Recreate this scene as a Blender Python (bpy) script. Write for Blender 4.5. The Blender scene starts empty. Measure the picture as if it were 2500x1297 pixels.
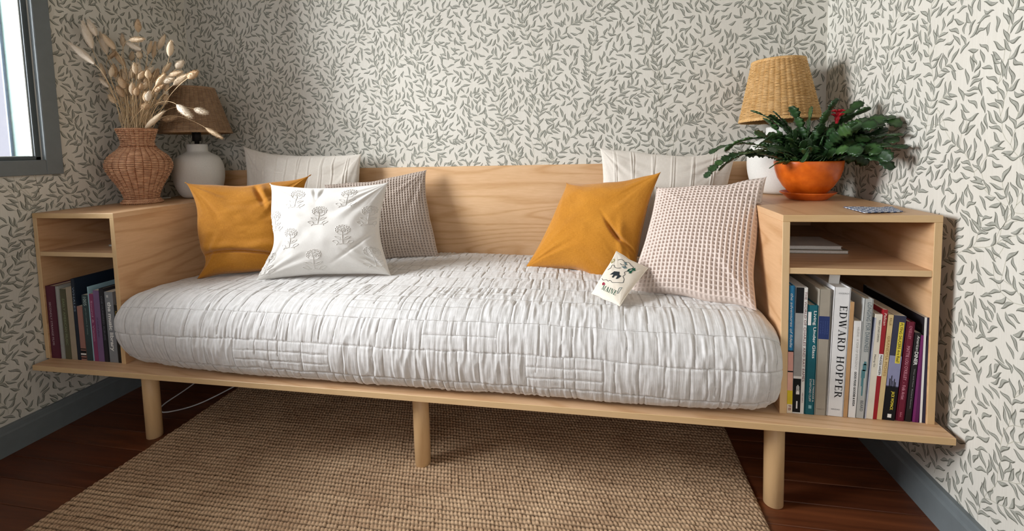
import bpy, bmesh, math, random
import numpy as np
from mathutils import Vector, Matrix
random.seed(7)
RNG = np.random.default_rng(11)
sc = bpy.context.scene
COL = sc.collection

# ------------------------------------------------------------------ camera
cam_d = bpy.data.cameras.new('camera'); cam = bpy.data.objects.new('camera', cam_d); COL.objects.link(cam)
MR = [[0.9825040610866329, -0.18592569700903872, 0.010835365244287845],
      [0.1846180610821953, 0.9799560345979046, 0.07484879275847721],
      [-0.024534495522117235, -0.07153883873011779, 0.9971360253659586]]   # columns: right, forward, up
m = Matrix.Identity(4)
for i in range(3):
    m[i][0] = MR[i][0]; m[i][1] = MR[i][2]; m[i][2] = -MR[i][1]
m[0][3], m[1][3], m[2][3] = 0.38401, -1.18085, 0.94468
cam.matrix_world = m
cam_d.sensor_fit = 'HORIZONTAL'; cam_d.sensor_width = 36.0
cam_d.lens = 36.0 * 1133.46 / 2500
cam_d.shift_x = 0.0; cam_d.shift_y = -(648.5 - 443.92) / 2500
cam_d.clip_start = 0.02; cam_d.clip_end = 100
sc.camera = cam

# ------------------------------------------------------------------ world, lights, exposure
w = bpy.data.worlds.new('world'); sc.world = w; w.use_nodes = True
bg = w.node_tree.nodes['Background']
bg.inputs['Color'].default_value = (0.84, 0.86, 1.0, 1); bg.inputs['Strength'].default_value = 0.85

def area(name, loc, target, sx, sy, power, col):
    l = bpy.data.lights.new(name, 'AREA'); l.shape = 'RECTANGLE'; l.size = sx; l.size_y = sy
    l.energy = power; l.color = col
    o = bpy.data.objects.new(name, l); COL.objects.link(o); o.location = loc
    o.rotation_euler = (Vector(target) - Vector(loc)).to_track_quat('-Z', 'Z').to_euler()
    return o
area('daylight_through_left_window', (-2.55, -0.88, 1.74), (0.6, -0.15, 0.6), 2.2, 1.2, 320, (0.94, 0.97, 1.0))
area('added_front_fill', (0.3, -3.05, 1.75), (0.1, 0.4, 0.55), 2.0, 1.2, 11, (1.0, 0.96, 0.91))  # soft fill added behind the camera, not a known window
sc.view_settings.view_transform = 'Standard'; sc.view_settings.look = 'None'
sc.view_settings.gamma = 1.0; sc.view_settings.use_curve_mapping = False
sc.view_settings.exposure = 0.10

# ------------------------------------------------------------------ helpers
def lin(h):
    if isinstance(h, str):
        h = [int(h[i:i+2], 16) for i in (0, 2, 4)]
    r = []
    for c in h:
        c = c / 255.0
        r.append(c / 12.92 if c <= 0.04045 else ((c + 0.055) / 1.055) ** 2.4)
    return (*r, 1.0)

class NT:
    def __init__(s, name, rough=0.6, spec=0.3):
        s.m = bpy.data.materials.new(name); s.m.use_nodes = True
        s.t = s.m.node_tree; s.b = s.t.nodes['Principled BSDF']; s.out = s.t.nodes['Material Output']
        s.b.inputs['Roughness'].default_value = rough
        s.b.inputs['Specular IOR Level'].default_value = spec
    def n(s, typ, **kw):
        nd = s.t.nodes.new(typ)
        for k, v in kw.items():
            if k in ('operation', 'blend_type', 'data_type', 'wave_type', 'bands_direction', 'feature', 'distance', 'wave_profile', 'attribute_name', 'noise_dimensions'):
                setattr(nd, k, v)
            else: nd.inputs[k].default_value = v
        return nd
    def l(s, a, b): s.t.links.new(a, b)
    def coord(s, kind='Object', scale=(1, 1, 1), rot=(0, 0, 0)):
        tc = s.t.nodes.new('ShaderNodeTexCoord'); mp = s.t.nodes.new('ShaderNodeMapping')
        mp.inputs['Scale'].default_value = scale; mp.inputs['Rotation'].default_value = rot
        s.l(tc.outputs[kind], mp.inputs['Vector']); return mp.outputs['Vector']
    def noise(s, vec, scale, detail=3, rough=0.5, dist=0.0):
        nd = s.n('ShaderNodeTexNoise', Scale=scale, Detail=detail, Roughness=rough, Distortion=dist)
        s.l(vec, nd.inputs['Vector']); return nd.outputs['Fac']
    def ramp(s, fac, stops):
        r = s.t.nodes.new('ShaderNodeValToRGB'); e = r.color_ramp.elements
        while len(e) < len(stops): e.new(0.5)
        for i, (p, c) in enumerate(stops):
            e[i].position = p; e[i].color = c if len(c) == 4 else (*c, 1)
        s.l(fac, r.inputs['Fac']); return r.outputs['Color']
    def math(s, op, a, b=None):
        nd = s.t.nodes.new('ShaderNodeMath'); nd.operation = op
        for i, v in enumerate((a, b)):
            if v is None: continue
            if isinstance(v, (int, float)): nd.inputs[i].default_value = v
            else: s.l(v, nd.inputs[i])
        return nd.outputs[0]
    def mix(s, fac, a, b, mode='MIX'):
        nd = s.t.nodes.new('ShaderNodeMix'); nd.data_type = 'RGBA'; nd.blend_type = mode
        for i, v in ((0, fac), (6, a), (7, b)):
            if isinstance(v, (int, float)): nd.inputs[i].default_value = v
            elif isinstance(v, tuple): nd.inputs[i].default_value = v
            else: s.l(v, nd.inputs[i])
        return nd.outputs[2]
    def bump(s, h, strength=0.3, dist=0.001):
        nd = s.n('ShaderNodeBump', Strength=strength, Distance=dist)
        s.l(h, nd.inputs['Height']); s.l(nd.outputs['Normal'], s.b.inputs['Normal'])
    def col(s, c):
        if isinstance(c, tuple): s.b.inputs['Base Color'].default_value = c
        else: s.l(c, s.b.inputs['Base Color'])

_pc = {}
def plain(hexc, rough=0.6, spec=0.3, nscale=40, var=0.08, bump=0.1, metal=0.0, name=None):
    key = (hexc, rough, spec, nscale, var, bump, metal)
    if key in _pc: return _pc[key]
    t = NT(name or 'surface_' + hexc, rough, spec); c = lin(hexc)
    f = t.noise(t.coord(), nscale, 4)
    lo = tuple(v * (1 - var) for v in c[:3]); hi = tuple(min(1, v * (1 + var)) for v in c[:3])
    t.col(t.ramp(f, [(0.3, lo), (0.7, hi)]))
    if bump: t.bump(t.noise(t.coord(), nscale * 6, 3), bump, 0.001)
    t.b.inputs['Metallic'].default_value = metal
    _pc[key] = t.m; return t.m

def wood(name, c_lo, c_hi, axis='X', contours=9.0, rough=0.42, seed=0.0):
    # rotary cut ply: contour lines of a stretched noise give the cathedral figure
    t = NT(name, rough, 0.35)
    st = {'X': (0.55, 4.6, 4.6), 'Y': (4.6, 0.55, 4.6), 'Z': (4.6, 4.6, 0.55)}[axis]
    mp = t.coord('Object', st); add = t.t.nodes.new('ShaderNodeVectorMath'); add.operation = 'ADD'
    add.inputs[1].default_value = (seed, seed * 1.7, seed * 0.6); t.l(mp, add.inputs[0]); v = add.outputs[0]
    f = t.noise(v, 1.15, 2, 0.42, 0.3)
    s = t.math('SINE', t.math('MULTIPLY', f, contours * 6.283))
    s = t.math('ADD', t.math('MULTIPLY', s, 0.5), 0.5)
    s = t.math('POWER', s, 4.0)
    fine = t.noise(v, 34, 3, 0.6)
    broad = t.noise(v, 1.7, 2)
    k = t.math('ADD', t.math('MULTIPLY', s, 0.24), t.math('MULTIPLY', fine, 0.36))
    k = t.math('ADD', k, t.math('MULTIPLY', broad, 0.35))
    t.col(t.ramp(k, [(0.18, lin(c_hi)), (0.85, lin(c_lo))]))
    t.bump(fine, 0.06, 0.001)
    return t.m

def linen(name, hexc, hexd, rough=0.9, weave=900, bump=0.35, kind='UV', spec=0.1, sheen=0.25):
    t = NT(name, rough, spec)
    a = t.noise(t.coord(kind, (weave, weave * 0.06, 1)), 1.0, 2)
    b = t.noise(t.coord(kind, (weave * 0.06, weave, 1)), 1.0, 2)
    f = t.math('MULTIPLY', t.math('ADD', a, b), 0.5)
    big = t.noise(t.coord(kind, (9, 9, 9)), 1.0, 3)
    k = t.math('ADD', t.math('MULTIPLY', f, 0.8), t.math('MULTIPLY', big, 0.25))
    t.col(t.ramp(k, [(0.38, lin(hexd)), (0.68, lin(hexc))]))
    t.bump(f, bump, 0.0012)
    t.b.inputs['Sheen Weight'].default_value = sheen
    return t.m

def tag(o, label=None, cat=None, group=None, kind=None):
    if label: o['label'] = label
    if cat: o['category'] = cat
    if group: o['group'] = group
    if kind: o['kind'] = kind
    return o
def empty(name, loc=(0, 0, 0), rot=(0, 0, 0)):
    o = bpy.data.objects.new(name, None); o.empty_display_size = 0.05
    o.location = loc; o.rotation_euler = rot; COL.objects.link(o); return o
def link(name, me, mat=None, parent=None, loc=None, smooth=False):
    if mat is not None:
        for mm in (mat if isinstance(mat, (list, tuple)) else [mat]): me.materials.append(mm)
    if smooth: me.shade_smooth()
    o = bpy.data.objects.new(name, me); COL.objects.link(o)
    if parent: o.parent = parent
    if loc: o.location = loc
    return o
def mesh(verts, faces, uvs=None, name='m'):
    me = bpy.data.meshes.new(name)
    V = np.asarray(verts, dtype=np.float32); F = faces
    if isinstance(F, np.ndarray):
        k = F.shape[1]
        me.vertices.add(len(V)); me.vertices.foreach_set('co', V.ravel())
        me.loops.add(F.size); me.loops.foreach_set('vertex_index', F.ravel().astype(np.int32))
        me.polygons.add(len(F)); me.polygons.foreach_set('loop_start', np.arange(0, F.size, k, dtype=np.int32))
        me.polygons.foreach_set('loop_total', np.full(len(F), k, dtype=np.int32))
        me.update(calc_edges=True)
    else:
        me.from_pydata([tuple(v) for v in V], [], F); me.update()
    if uvs is not None:
        ul = me.uv_layers.new(name='UVMap'); idx = np.empty(len(me.loops), dtype=np.int32)
        me.loops.foreach_get('vertex_index', idx)
        ul.data.foreach_set('uv', np.asarray(uvs, dtype=np.float32)[idx].ravel())
    me.validate(); return me
def gridfaces(n, mm, wrap=False, off=0, flip=False):
    i = np.arange(n - 1)[:, None]; jn = mm if wrap else mm - 1
    j = np.arange(jn)[None, :]; j2 = (j + 1) % mm
    a = i * mm + j; b = i * mm + j2; c = (i + 1) * mm + j2; d = (i + 1) * mm + j
    F = np.stack([a, b, c, d], -1).reshape(-1, 4) + off
    return F[:, ::-1].copy() if flip else F
def gnorm(P):
    du = np.gradient(P, axis=0); dv = np.gradient(P, axis=1)
    n = np.cross(du, dv); return n / (np.linalg.norm(n, axis=-1, keepdims=True) + 1e-12)
def _h(ix, iy, s):
    x = (ix * 374761393 + iy * 668265263 + s * 2246822519) & 0xffffffff
    x = ((x ^ (x >> 13)) * 1274126177) & 0xffffffff
    return ((x ^ (x >> 16)) & 0xffff) / 65535.0
def vn(x, y, s=0):
    x = np.asarray(x, float); y = np.asarray(y, float)
    ix = np.floor(x).astype(np.int64); iy = np.floor(y).astype(np.int64); fx = x - ix; fy = y - iy
    fx = fx * fx * (3 - 2 * fx); fy = fy * fy * (3 - 2 * fy)
    a = _h(ix, iy, s); b = _h(ix + 1, iy, s); c = _h(ix, iy + 1, s); d = _h(ix + 1, iy + 1, s)
    return (a * (1 - fx) + b * fx) * (1 - fy) + (c * (1 - fx) + d * fx) * fy - 0.5
def fbm(x, y, s=0, o=3):
    r = 0; a = 1.0
    for i in range(o): r = r + a * vn(x * 2 ** i, y * 2 ** i, s + i * 17); a *= 0.5
    return r
def box_bm(bm, x0, x1, y0, y1, z0, z1, bev=0.0, segs=1, mi=0):
    r = bmesh.ops.create_cube(bm, size=1.0); vs = r['verts']
    for v in vs:
        v.co = Vector((x0 if v.co.x < 0 else x1, y0 if v.co.y < 0 else y1, z0 if v.co.z < 0 else z1))
    fs = set(f for v in vs for f in v.link_faces)
    for f in fs: f.material_index = mi
    if bev:
        es = list(set(e for v in vs for e in v.link_edges))
        bmesh.ops.bevel(bm, geom=es, offset=bev, segments=segs, affect='EDGES', profile=0.5)
def bm_obj(name, bm, mat=None, parent=None, loc=None, smooth=False):
    me = bpy.data.meshes.new(name); bm.to_mesh(me); bm.free(); return link(name, me, mat, parent, loc, smooth)
def box(name, x0, x1, y0, y1, z0, z1, mat=None, parent=None, bev=0.0, segs=1):
    bm = bmesh.new(); box_bm(bm, x0, x1, y0, y1, z0, z1, bev, segs); return bm_obj(name, bm, mat, parent)
def lathe_geo(prof, n=64, cx=0, cy=0, cz=0):
    a = np.linspace(0, 2 * np.pi, n, endpoint=False); pr = np.asarray(prof, float)
    P = np.stack([cx + pr[:, None, 0] * np.cos(a), cy + pr[:, None, 0] * np.sin(a), cz + pr[:, None, 1] + 0 * a], -1)
    return P.reshape(-1, 3), gridfaces(len(pr), n, wrap=True)
def lathe(name, prof, mat, parent=None, n=64, loc=None):
    V, F = lathe_geo(prof, n); return link(name, mesh(V, F), mat, parent, loc, True)
def tube_geo(pts, r, n=6, closed=False, cap=True):
    P = np.asarray(pts, float); N = len(P)
    if closed: T = np.roll(P, -1, 0) - np.roll(P, 1, 0)
    else: T = np.gradient(P, axis=0)
    T /= np.linalg.norm(T, axis=1, keepdims=True) + 1e-12
    ref = np.where(np.abs(T[:, 2:3]) > 0.95, np.array([[1.0, 0, 0]]), np.array([[0, 0, 1.0]]))
    A = np.cross(T, ref); A /= np.linalg.norm(A, axis=1, keepdims=True) + 1e-12; B = np.cross(T, A)
    a = np.linspace(0, 2 * np.pi, n, endpoint=False); r = np.broadcast_to(np.asarray(r, float), (N,))
    V = P[:, None] + r[:, None, None] * (A[:, None] * np.cos(a)[None, :, None] + B[:, None] * np.sin(a)[None, :, None])
    F = gridfaces(N, n, wrap=True)
    if closed:
        j = np.arange(n); j2 = (j + 1) % n
        F = np.vstack([F, np.stack([(N - 1) * n + j, (N - 1) * n + j2, j2, j], -1)])
    return V.reshape(-1, 3), F
def join_geo(parts):
    V = []; F = []; o = 0
    for v, f in parts: V.append(v); F.append(f + o); o += len(v)
    return np.vstack(V), np.vstack(F)
def tube(name, pts, r, mat, parent=None, n=8, closed=False):
    V, F = tube_geo(pts, r, n, closed); return link(name, mesh(V, F), mat, parent, None, True)

# ------------------------------------------------------------------ text
def text_tris(s, bold=0.0, shear=0.0):
    cu = bpy.data.curves.new('t', 'FONT'); cu.body = s; cu.size = 1.0; cu.offset = bold; cu.shear = shear
    cu.resolution_u = 3
    o = bpy.data.objects.new('t', cu); COL.objects.link(o)
    dg = bpy.context.evaluated_depsgraph_get(); me = o.evaluated_get(dg).to_mesh()
    V = np.empty(len(me.vertices) * 3, dtype=np.float32); me.vertices.foreach_get('co', V); V = V.reshape(-1, 3)[:, :2].astype(float)
    F = [tuple(p.vertices) for p in me.polygons]
    o.evaluated_get(dg).to_mesh_clear(); bpy.data.objects.remove(o); bpy.data.curves.remove(cu)
    if len(V):
        V = V - V.min(0); V = V / np.array([V[:, 0].max(), V[:, 1].max()])
    return V, F
TK, TN = 0.17, 0.06
def _ln(x0, y0, x1, y1, wd):
    h = wd / 2
    if abs(y1 - y0) < 1e-6: return ([(x0, y0 - h), (x1, y0 - h), (x1, y0 + h), (x0, y0 + h)], [(0, 1, 2, 3)])
    return ([(x0 - h, y0), (x0 + h, y0), (x1 + h, y1), (x1 - h, y1)], [(0, 1, 2, 3)])
def _arc(cx, cy, rx, ry, a0, a1, n=14):
    V = []; F = []
    for i in range(n + 1):
        a = math.radians(a0 + (a1 - a0) * i / n); tw = TN + (TK - TN) * abs(math.cos(a)) ** 1.5
        V.append((cx + rx * math.cos(a), cy + ry * math.sin(a))); V.append((cx + (rx - tw) * math.cos(a), cy + (ry - (TN if tw < TK else TN)) * math.sin(a)))
        if i: F.append((2 * i - 2, 2 * i, 2 * i + 1, 2 * i - 1))
    return V, F
def _sf(x, y, wd=0.34): return _ln(x - wd / 2, y, x + wd / 2, y, 0.05)
GL = {
 'E': (0.72, [_ln(.2, 0, .2, 1, TK), _ln(.04, .97, .68, .97, TN), _ln(.2, .5, .54, .5, TN), _ln(.04, .03, .7, .03, TN), _ln(.66, .8, .66, 1, .06), _ln(.68, 0, .68, .22, .06), _ln(.54, .38, .54, .62, .05)]),
 'D': (0.86, [_ln(.2, 0, .2, 1, TK), _ln(.04, .97, .4, .97, TN), _ln(.04, .03, .4, .03, TN), _arc(.38, .5, .44, .5, -90, 90)]),
 'W': (1.2, [_ln(.18, 1, .42, 0, TK), _ln(.42, 0, .62, .98, TN), _ln(.6, 1, .84, 0, TK), _ln(.84, 0, 1.06, 1, TN), _sf(.16, .98), _sf(.6, .98, .3), _sf(1.06, .98, .26)]),
 'A': (0.9, [_ln(.16, 0, .44, 1, TN), _ln(.44, 1, .74, 0, TK), _ln(.25, .33, .62, .33, .05), _sf(.16, .02, .28), _sf(.74, .02, .32)]),
 'R': (0.86, [_ln(.2, 0, .2, 1, TK), _sf(.2, .02), _ln(.04, .97, .4, .97, TN), _ln(.2, .49, .44, .49, TN), _arc(.4, .735, .3, .265, -90, 90), _ln(.44, .49, .74, 0, TK), _sf(.78, .02, .22)]),
 'H': (0.96, [_ln(.2, 0, .2, 1, TK), _ln(.76, 0, .76, 1, TK), _ln(.2, .5, .76, .5, TN), _sf(.2, .02), _sf(.2, .98), _sf(.76, .02), _sf(.76, .98)]),
 'O': (0.92, [_arc(.46, .5, .42, .52, 0, 360, 28)]),
 'P': (0.76, [_ln(.2, 0, .2, 1, TK), _sf(.2, .02), _ln(.04, .97, .4, .97, TN), _ln(.2, .45, .4, .45, TN), _arc(.38, .715, .32, .285, -90, 90)]),
 'M': (1.12, [_ln(.16, 0, .16, 1, TN), _ln(.2, 1, .55, .05, TK), _ln(.55, .05, .88, 1, TN), _ln(.93, 0, .93, 1, TK), _sf(.16, .02, .28), _sf(.93, .02), _sf(.14, .98, .2), _sf(.95, .98, .24)]),
 'I': (0.42, [_ln(.21, 0, .21, 1, TK), _sf(.21, .02), _sf(.21, .98)]),
 'N': (0.94, [_ln(.16, 0, .16, 1, TN), _ln(.18, 1, .76, 0, TK), _ln(.78, 0, .78, 1, TN), _sf(.16, .02, .28), _sf(.12, .98, .22), _sf(.78, .98, .28)]),
 ' ': (0.42, [])}
def serif_tris(s):
    V = []; F = []; x = 0
    for ch in s:
        wd, st = GL[ch]
        for v, f in st:
            o = len(V); V += [(x + a, b) for a, b in v]; F += [tuple(i + o for i in q) for q in f]
        x += wd + 0.1
    V = np.array(V, float); V -= V.min(0); V /= V.max(0); return V, F

# ------------------------------------------------------------------ dimensions
XL, XR, YB = -1.512, 1.200, 0.7187          # wall faces
ZP = 0.2595                                 # platform top
ZT = 0.7655                                 # cabinet top
CEIL = 2.35; YF = -2.7

# ------------------------------------------------------------------ materials for the setting
t = NT('wallpaper_ground', 0.85, 0.12)
v = t.coord('Object', (1, 1, 1)); f = t.noise(v, 3.5, 2)
ribs = t.noise(t.coord('Object', (260, 260, 8)), 1.0, 2)
k = t.math('ADD', t.math('MULTIPLY', f, 0.5), t.math('MULTIPLY', ribs, 0.4))
t.col(t.ramp(k, [(0.3, lin('d2cec3')), (0.65, lin('dddad0'))])); t.bump(ribs, 0.12, 0.0006)
M_PAPER = t.m
M_LEAFD = plain('6e6e64', 0.85, 0.1, 60, 0.12, 0)
M_LEAFM = plain('a3a399', 0.85, 0.1, 90, 0.14, 0)
M_STEM = plain('b9b6a6', 0.85, 0.1, 60, 0.05, 0)
M_CEIL = plain('8f7a60', 0.9, 0.1, 20, 0.03, 0.05)
M_TRIM = plain('6f7678', 0.5, 0.35, 30, 0.05, 0.06, name='grey_blue_trim_paint')
M_TRIMD = plain('50585a', 0.5, 0.35, 30, 0.05, 0.06)
M_MINT = plain('5c6c68', 0.7, 0.2, 25, 0.06, 0.4, name='mint_weathered_paint')
t = NT('floor_boards', 0.38, 0.4)
v = t.coord('Object', (1.2, 14, 14)); f = t.noise(v, 2.2, 4, 0.6, 0.4)
oi = t.t.nodes.new('ShaderNodeObjectInfo')
t.col(t.mix(t.math('MULTIPLY', oi.outputs['Random'], 0.6), t.ramp(f, [(0.3, lin('4a2615')), (0.7, lin('7a4426'))]), t.ramp(f, [(0.3, lin('3a1a10')), (0.7, lin('5e2e1b'))])))
t.bump(f, 0.08, 0.001); M_FLOOR = t.m

# ------------------------------------------------------------------ setting
WY0, WY1, WZ0, WZ1 = -1.85, 0.100, 0.945, 1.74           # opening of the left window
TW = 0.11
wl = bmesh.new()
box_bm(wl, XL - TW, XL, YF - .1, YB + .1, 0, WZ0); box_bm(wl, XL - TW, XL, YF - .1, YB + .1, WZ1, CEIL)
box_bm(wl, XL - TW, XL, WY1, YB + .1, WZ0, WZ1); box_bm(wl, XL - TW, XL, YF - .1, WY0, WZ0, WZ1)
wall_left = tag(bm_obj('wall_left', wl, M_PAPER), kind='structure')
wall_back = tag(box('wall_back', XL, XR, YB, YB + .1, 0, CEIL, M_PAPER), kind='structure')
wall_right = tag(box('wall_right', XR, XR + .1, YF - .1, YB + .1, 0, CEIL, M_PAPER), kind='structure')
FX0, FX1, FZ0, FZ1 = -0.9, 1.1, 0.8, 2.1  # unseen opening, made to let the added front fill in
wl = bmesh.new()
box_bm(wl, XL, XR, YF - .1, YF, 0, FZ0); box_bm(wl, XL, XR, YF - .1, YF, FZ1, CEIL)
box_bm(wl, XL, FX0, YF - .1, YF, FZ0, FZ1); box_bm(wl, FX1, XR, YF - .1, YF, FZ0, FZ1)
tag(bm_obj('wall_front', wl, plain('8c9090', .8, .1)), kind='structure')
tag(box('ceiling', XL - TW, XR + .1, YF - .1, YB + .1, CEIL, CEIL + .1, M_CEIL), kind='structure')
floor = tag(box('floor', XL - TW, XR + .1, YF - .1, YB + .1, -0.12, -0.02, plain('2a140c', 0.7)), kind='structure')
pb = bmesh.new(); box_bm(pb, 0, 1.0, 0, 0.083, -0.02, 0.0, 0.0012)
pme = bpy.data.meshes.new('plank'); pb.to_mesh(pme); pb.free(); pme.materials.append(M_FLOOR)
y = YF; row = 0
while y < YB:
    cuts = [XL] + sorted([XL + ((row * 0.77 + 0.4) % 1.9) + 0.35]) + [XR]
    for a, b in zip(cuts[:-1], cuts[1:]):
        if b - a < 0.05: continue
        o = bpy.data.objects.new('plank', pme); COL.objects.link(o); o.parent = floor
        o.location = (a + .0007, y, 0); o.scale = (b - a - .0014, 1, 1)
    y += 0.0845; row += 1
def baseboard(name, axis, a, b, wallpos, sgn):
    bm = bmesh.new(); hgt = 0.092; th = 0.020
    prof = [(0, 0), (th, 0), (th, hgt - .022), (th - .004, hgt - .016), (th - .006, hgt - .004), (th - .009, hgt), (0, hgt)]
    vs = []
    for s in (a, b):
        for (d, z) in prof:
            vs.append(bm.verts.new((wallpos + sgn * d, s, z) if axis == 'Y' else (s, wallpos + sgn * d, z)))
    n = len(prof)
    for i in range(n): bm.faces.new((vs[i], vs[(i + 1) % n], vs[n + (i + 1) % n], vs[n + i]))
    bm.faces.new(vs[:n]); bm.faces.new(vs[n:][::-1]); bmesh.ops.recalc_face_normals(bm, faces=bm.faces)
    return tag(bm_obj(name, bm, M_TRIM), kind='structure')
baseboard('baseboard_left', 'Y', YF, YB - .02, XL, 1)
baseboard('baseboard_right', 'Y', YF, YB - .02, XR, -1)
baseboard('baseboard_back', 'X', XL, XR, YB, -1)

# window on the left wall
win = tag(empty('window_1', (XL, WY1, WZ0)), 'grey-blue painted window on the left wall above the open shelf', None, kind='structure')
def wpart(name, x0, x1, y0, y1, z0, z1, mat, bev=0.002, par=None):
    o = box(name, x0 - XL, x1 - XL, y0 - WY1, y1 - WY1, z0 - WZ0, z1 - WZ0, mat, par or win, bev); return o
CW = 0.051
bm = bmesh.new()
def wb(x0, x1, y0, y1, z0, z1, bev=.002): box_bm(bm, x0 - XL, x1 - XL, y0 - WY1, y1 - WY1, z0 - WZ0, z1 - WZ0, bev)
wb(XL, XL + .018, WY1, WY1 + CW, WZ0 - CW, WZ1 + CW); wb(XL, XL + .018, WY0 - CW, WY0, WZ0 - CW, WZ1 + CW)
wb(XL, XL + .018, WY0, WY1, WZ0 - CW, WZ0); wb(XL, XL + .018, WY0, WY1, WZ1, WZ1 + CW)
bm_obj('window_casing', bm, M_TRIM, win)
bm = bmesh.new()
sx0, sx1 = XL - .030, XL - .004
for q in ((WY1 - .016, WY1, WZ0, WZ1), (WY0, WY0 + .016, WZ0, WZ1), (WY0, WY1, WZ0, WZ0 + .012), (WY0, WY1, WZ1 - .016, WZ1)):
    wb(sx0, sx1, *q, .0015)
bm_obj('window_sash', bm, M_TRIMD, win)
bm = bmesh.new()
for q in ((WY1 - .0195, WY1 - .016, WZ0 + .012, WZ1 - .016), (WY0 + .016, WY1 - .016, WZ0 + .012, WZ0 + .0145)):
    wb(XL - .024, XL - .012, *q, .0008)
tag(bm_obj('glazing_bead', bm, plain('e4ece9', .6), win), 'thin white glazing bead')
t = NT('window_glass', 0.02, 0.5)
tr = t.t.nodes.new('ShaderNodeBsdfTransparent'); gl = t.t.nodes.new('ShaderNodeBsdfGlossy'); gl.inputs['Roughness'].default_value = 0.02
mx = t.t.nodes.new('ShaderNodeMixShader'); fr = t.t.nodes.new('ShaderNodeFresnel'); fr.inputs['IOR'].default_value = 1.3
t.l(fr.outputs[0], mx.inputs[0]); t.l(tr.outputs[0], mx.inputs[1]); t.l(gl.outputs[0], mx.inputs[2]); t.l(mx.outputs[0], t.out.inputs['Surface'])
M_GLASS = t.m
wpart('window_pane', XL - .020, XL - .017, WY0 + .016, WY1 - .016, WZ0 + .012, WZ1 - .016, M_GLASS, 0)
bm = bmesh.new()
wb(XL - TW - .005, XL - .030, WY1 - .004, WY1, WZ0, WZ1, 0); wb(XL - TW - .03, XL - .030, WY0, WY1, WZ0, WZ0 + .008, .001)
tag(bm_obj('outer_jamb', bm, M_MINT, win), 'pale mint weathered outer jamb')
bm = bmesh.new(); wb(XL - TW - .012, XL - TW - .004, WY1 - .012, WY1 - .004, WZ0, WZ1, .001); bm_obj('weather_strip', bm, plain('5a6470', .7), win)

# ------------------------------------------------------------------ printed leaves of the wallpaper
def leaf_field(W, H, seed, holes=()):
    rg = random.Random(seed); cell = 0.012; occ = {}
    L = []; stems = []
    def free(p, r):
        cx, cy = int(p[0] // cell), int(p[1] // cell)
        for i in (-1, 0, 1):
            for j in (-1, 0, 1):
                for q in occ.get((cx + i, cy + j), ()):
                    if (q[0] - p[0]) ** 2 + (q[1] - p[1]) ** 2 < r * r: return False
        return True
    def ok(p):
        if not (0.004 < p[0] < W - .004 and 0.0 < p[1] < H): return False
        for (a, b, c, d) in holes:
            if a < p[0] < b and c < p[1] < d: return False
        return True
    def put(x, y, a, ln, r):
        pts = [(x + math.cos(a) * ln * k, y + math.sin(a) * ln * k) for k in (0.2, 0.4, 0.6, 0.8, 1.0)]
        for p in pts:
            if not ok(p) or not free(p, r): return False
        for p in pts: occ.setdefault((int(p[0] // cell), int(p[1] // cell)), []).append(p)
        L.append((x, y, a, ln, rg.uniform(0.8, 1.15), rg.choice((-1, 1)) * rg.uniform(.4, 1.1))); return True
    def grow(x, y, a, n, lvl):
        pts = [(x, y)]; side = rg.choice((-1, 1))
        for i in range(n):
            a += rg.uniform(-.42, .42) + (math.pi / 2 - a) * (0.07 if lvl == 0 else 0.03)
            x += math.cos(a) * .017; y += math.sin(a) * .017; pts.append((x, y))
            if not ok((x, y)): break
            put(x, y, a + side * rg.uniform(.5, 1.0), rg.uniform(.031, .041), .0073); put(x, y, a - side * rg.uniform(.6, 1.2), rg.uniform(.028, .038), .0073); side = -side
            if lvl == 0 and i % 4 == 3: grow(x, y, a + side * rg.uniform(.6, 1.0), 4, 1)
        put(x, y, a, .034, .007)
        stems.append(pts)
    xs = 0.03
    while xs < W:
        grow(xs + rg.uniform(-.05, .05), rg.uniform(0, .05), math.pi / 2, int(H / .017) + 6, 0); xs += 0.118
    nt = int(W * H / 0.00007)
    for i in range(nt):
        a = rg.uniform(0, 2 * math.pi)
        if rg.random() < .35: a = math.pi / 2 + rg.uniform(-1.1, 1.1)
        put(rg.uniform(0, W), rg.uniform(0, H), a, rg.uniform(.028, .041), .0071)
    return L, stems
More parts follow.
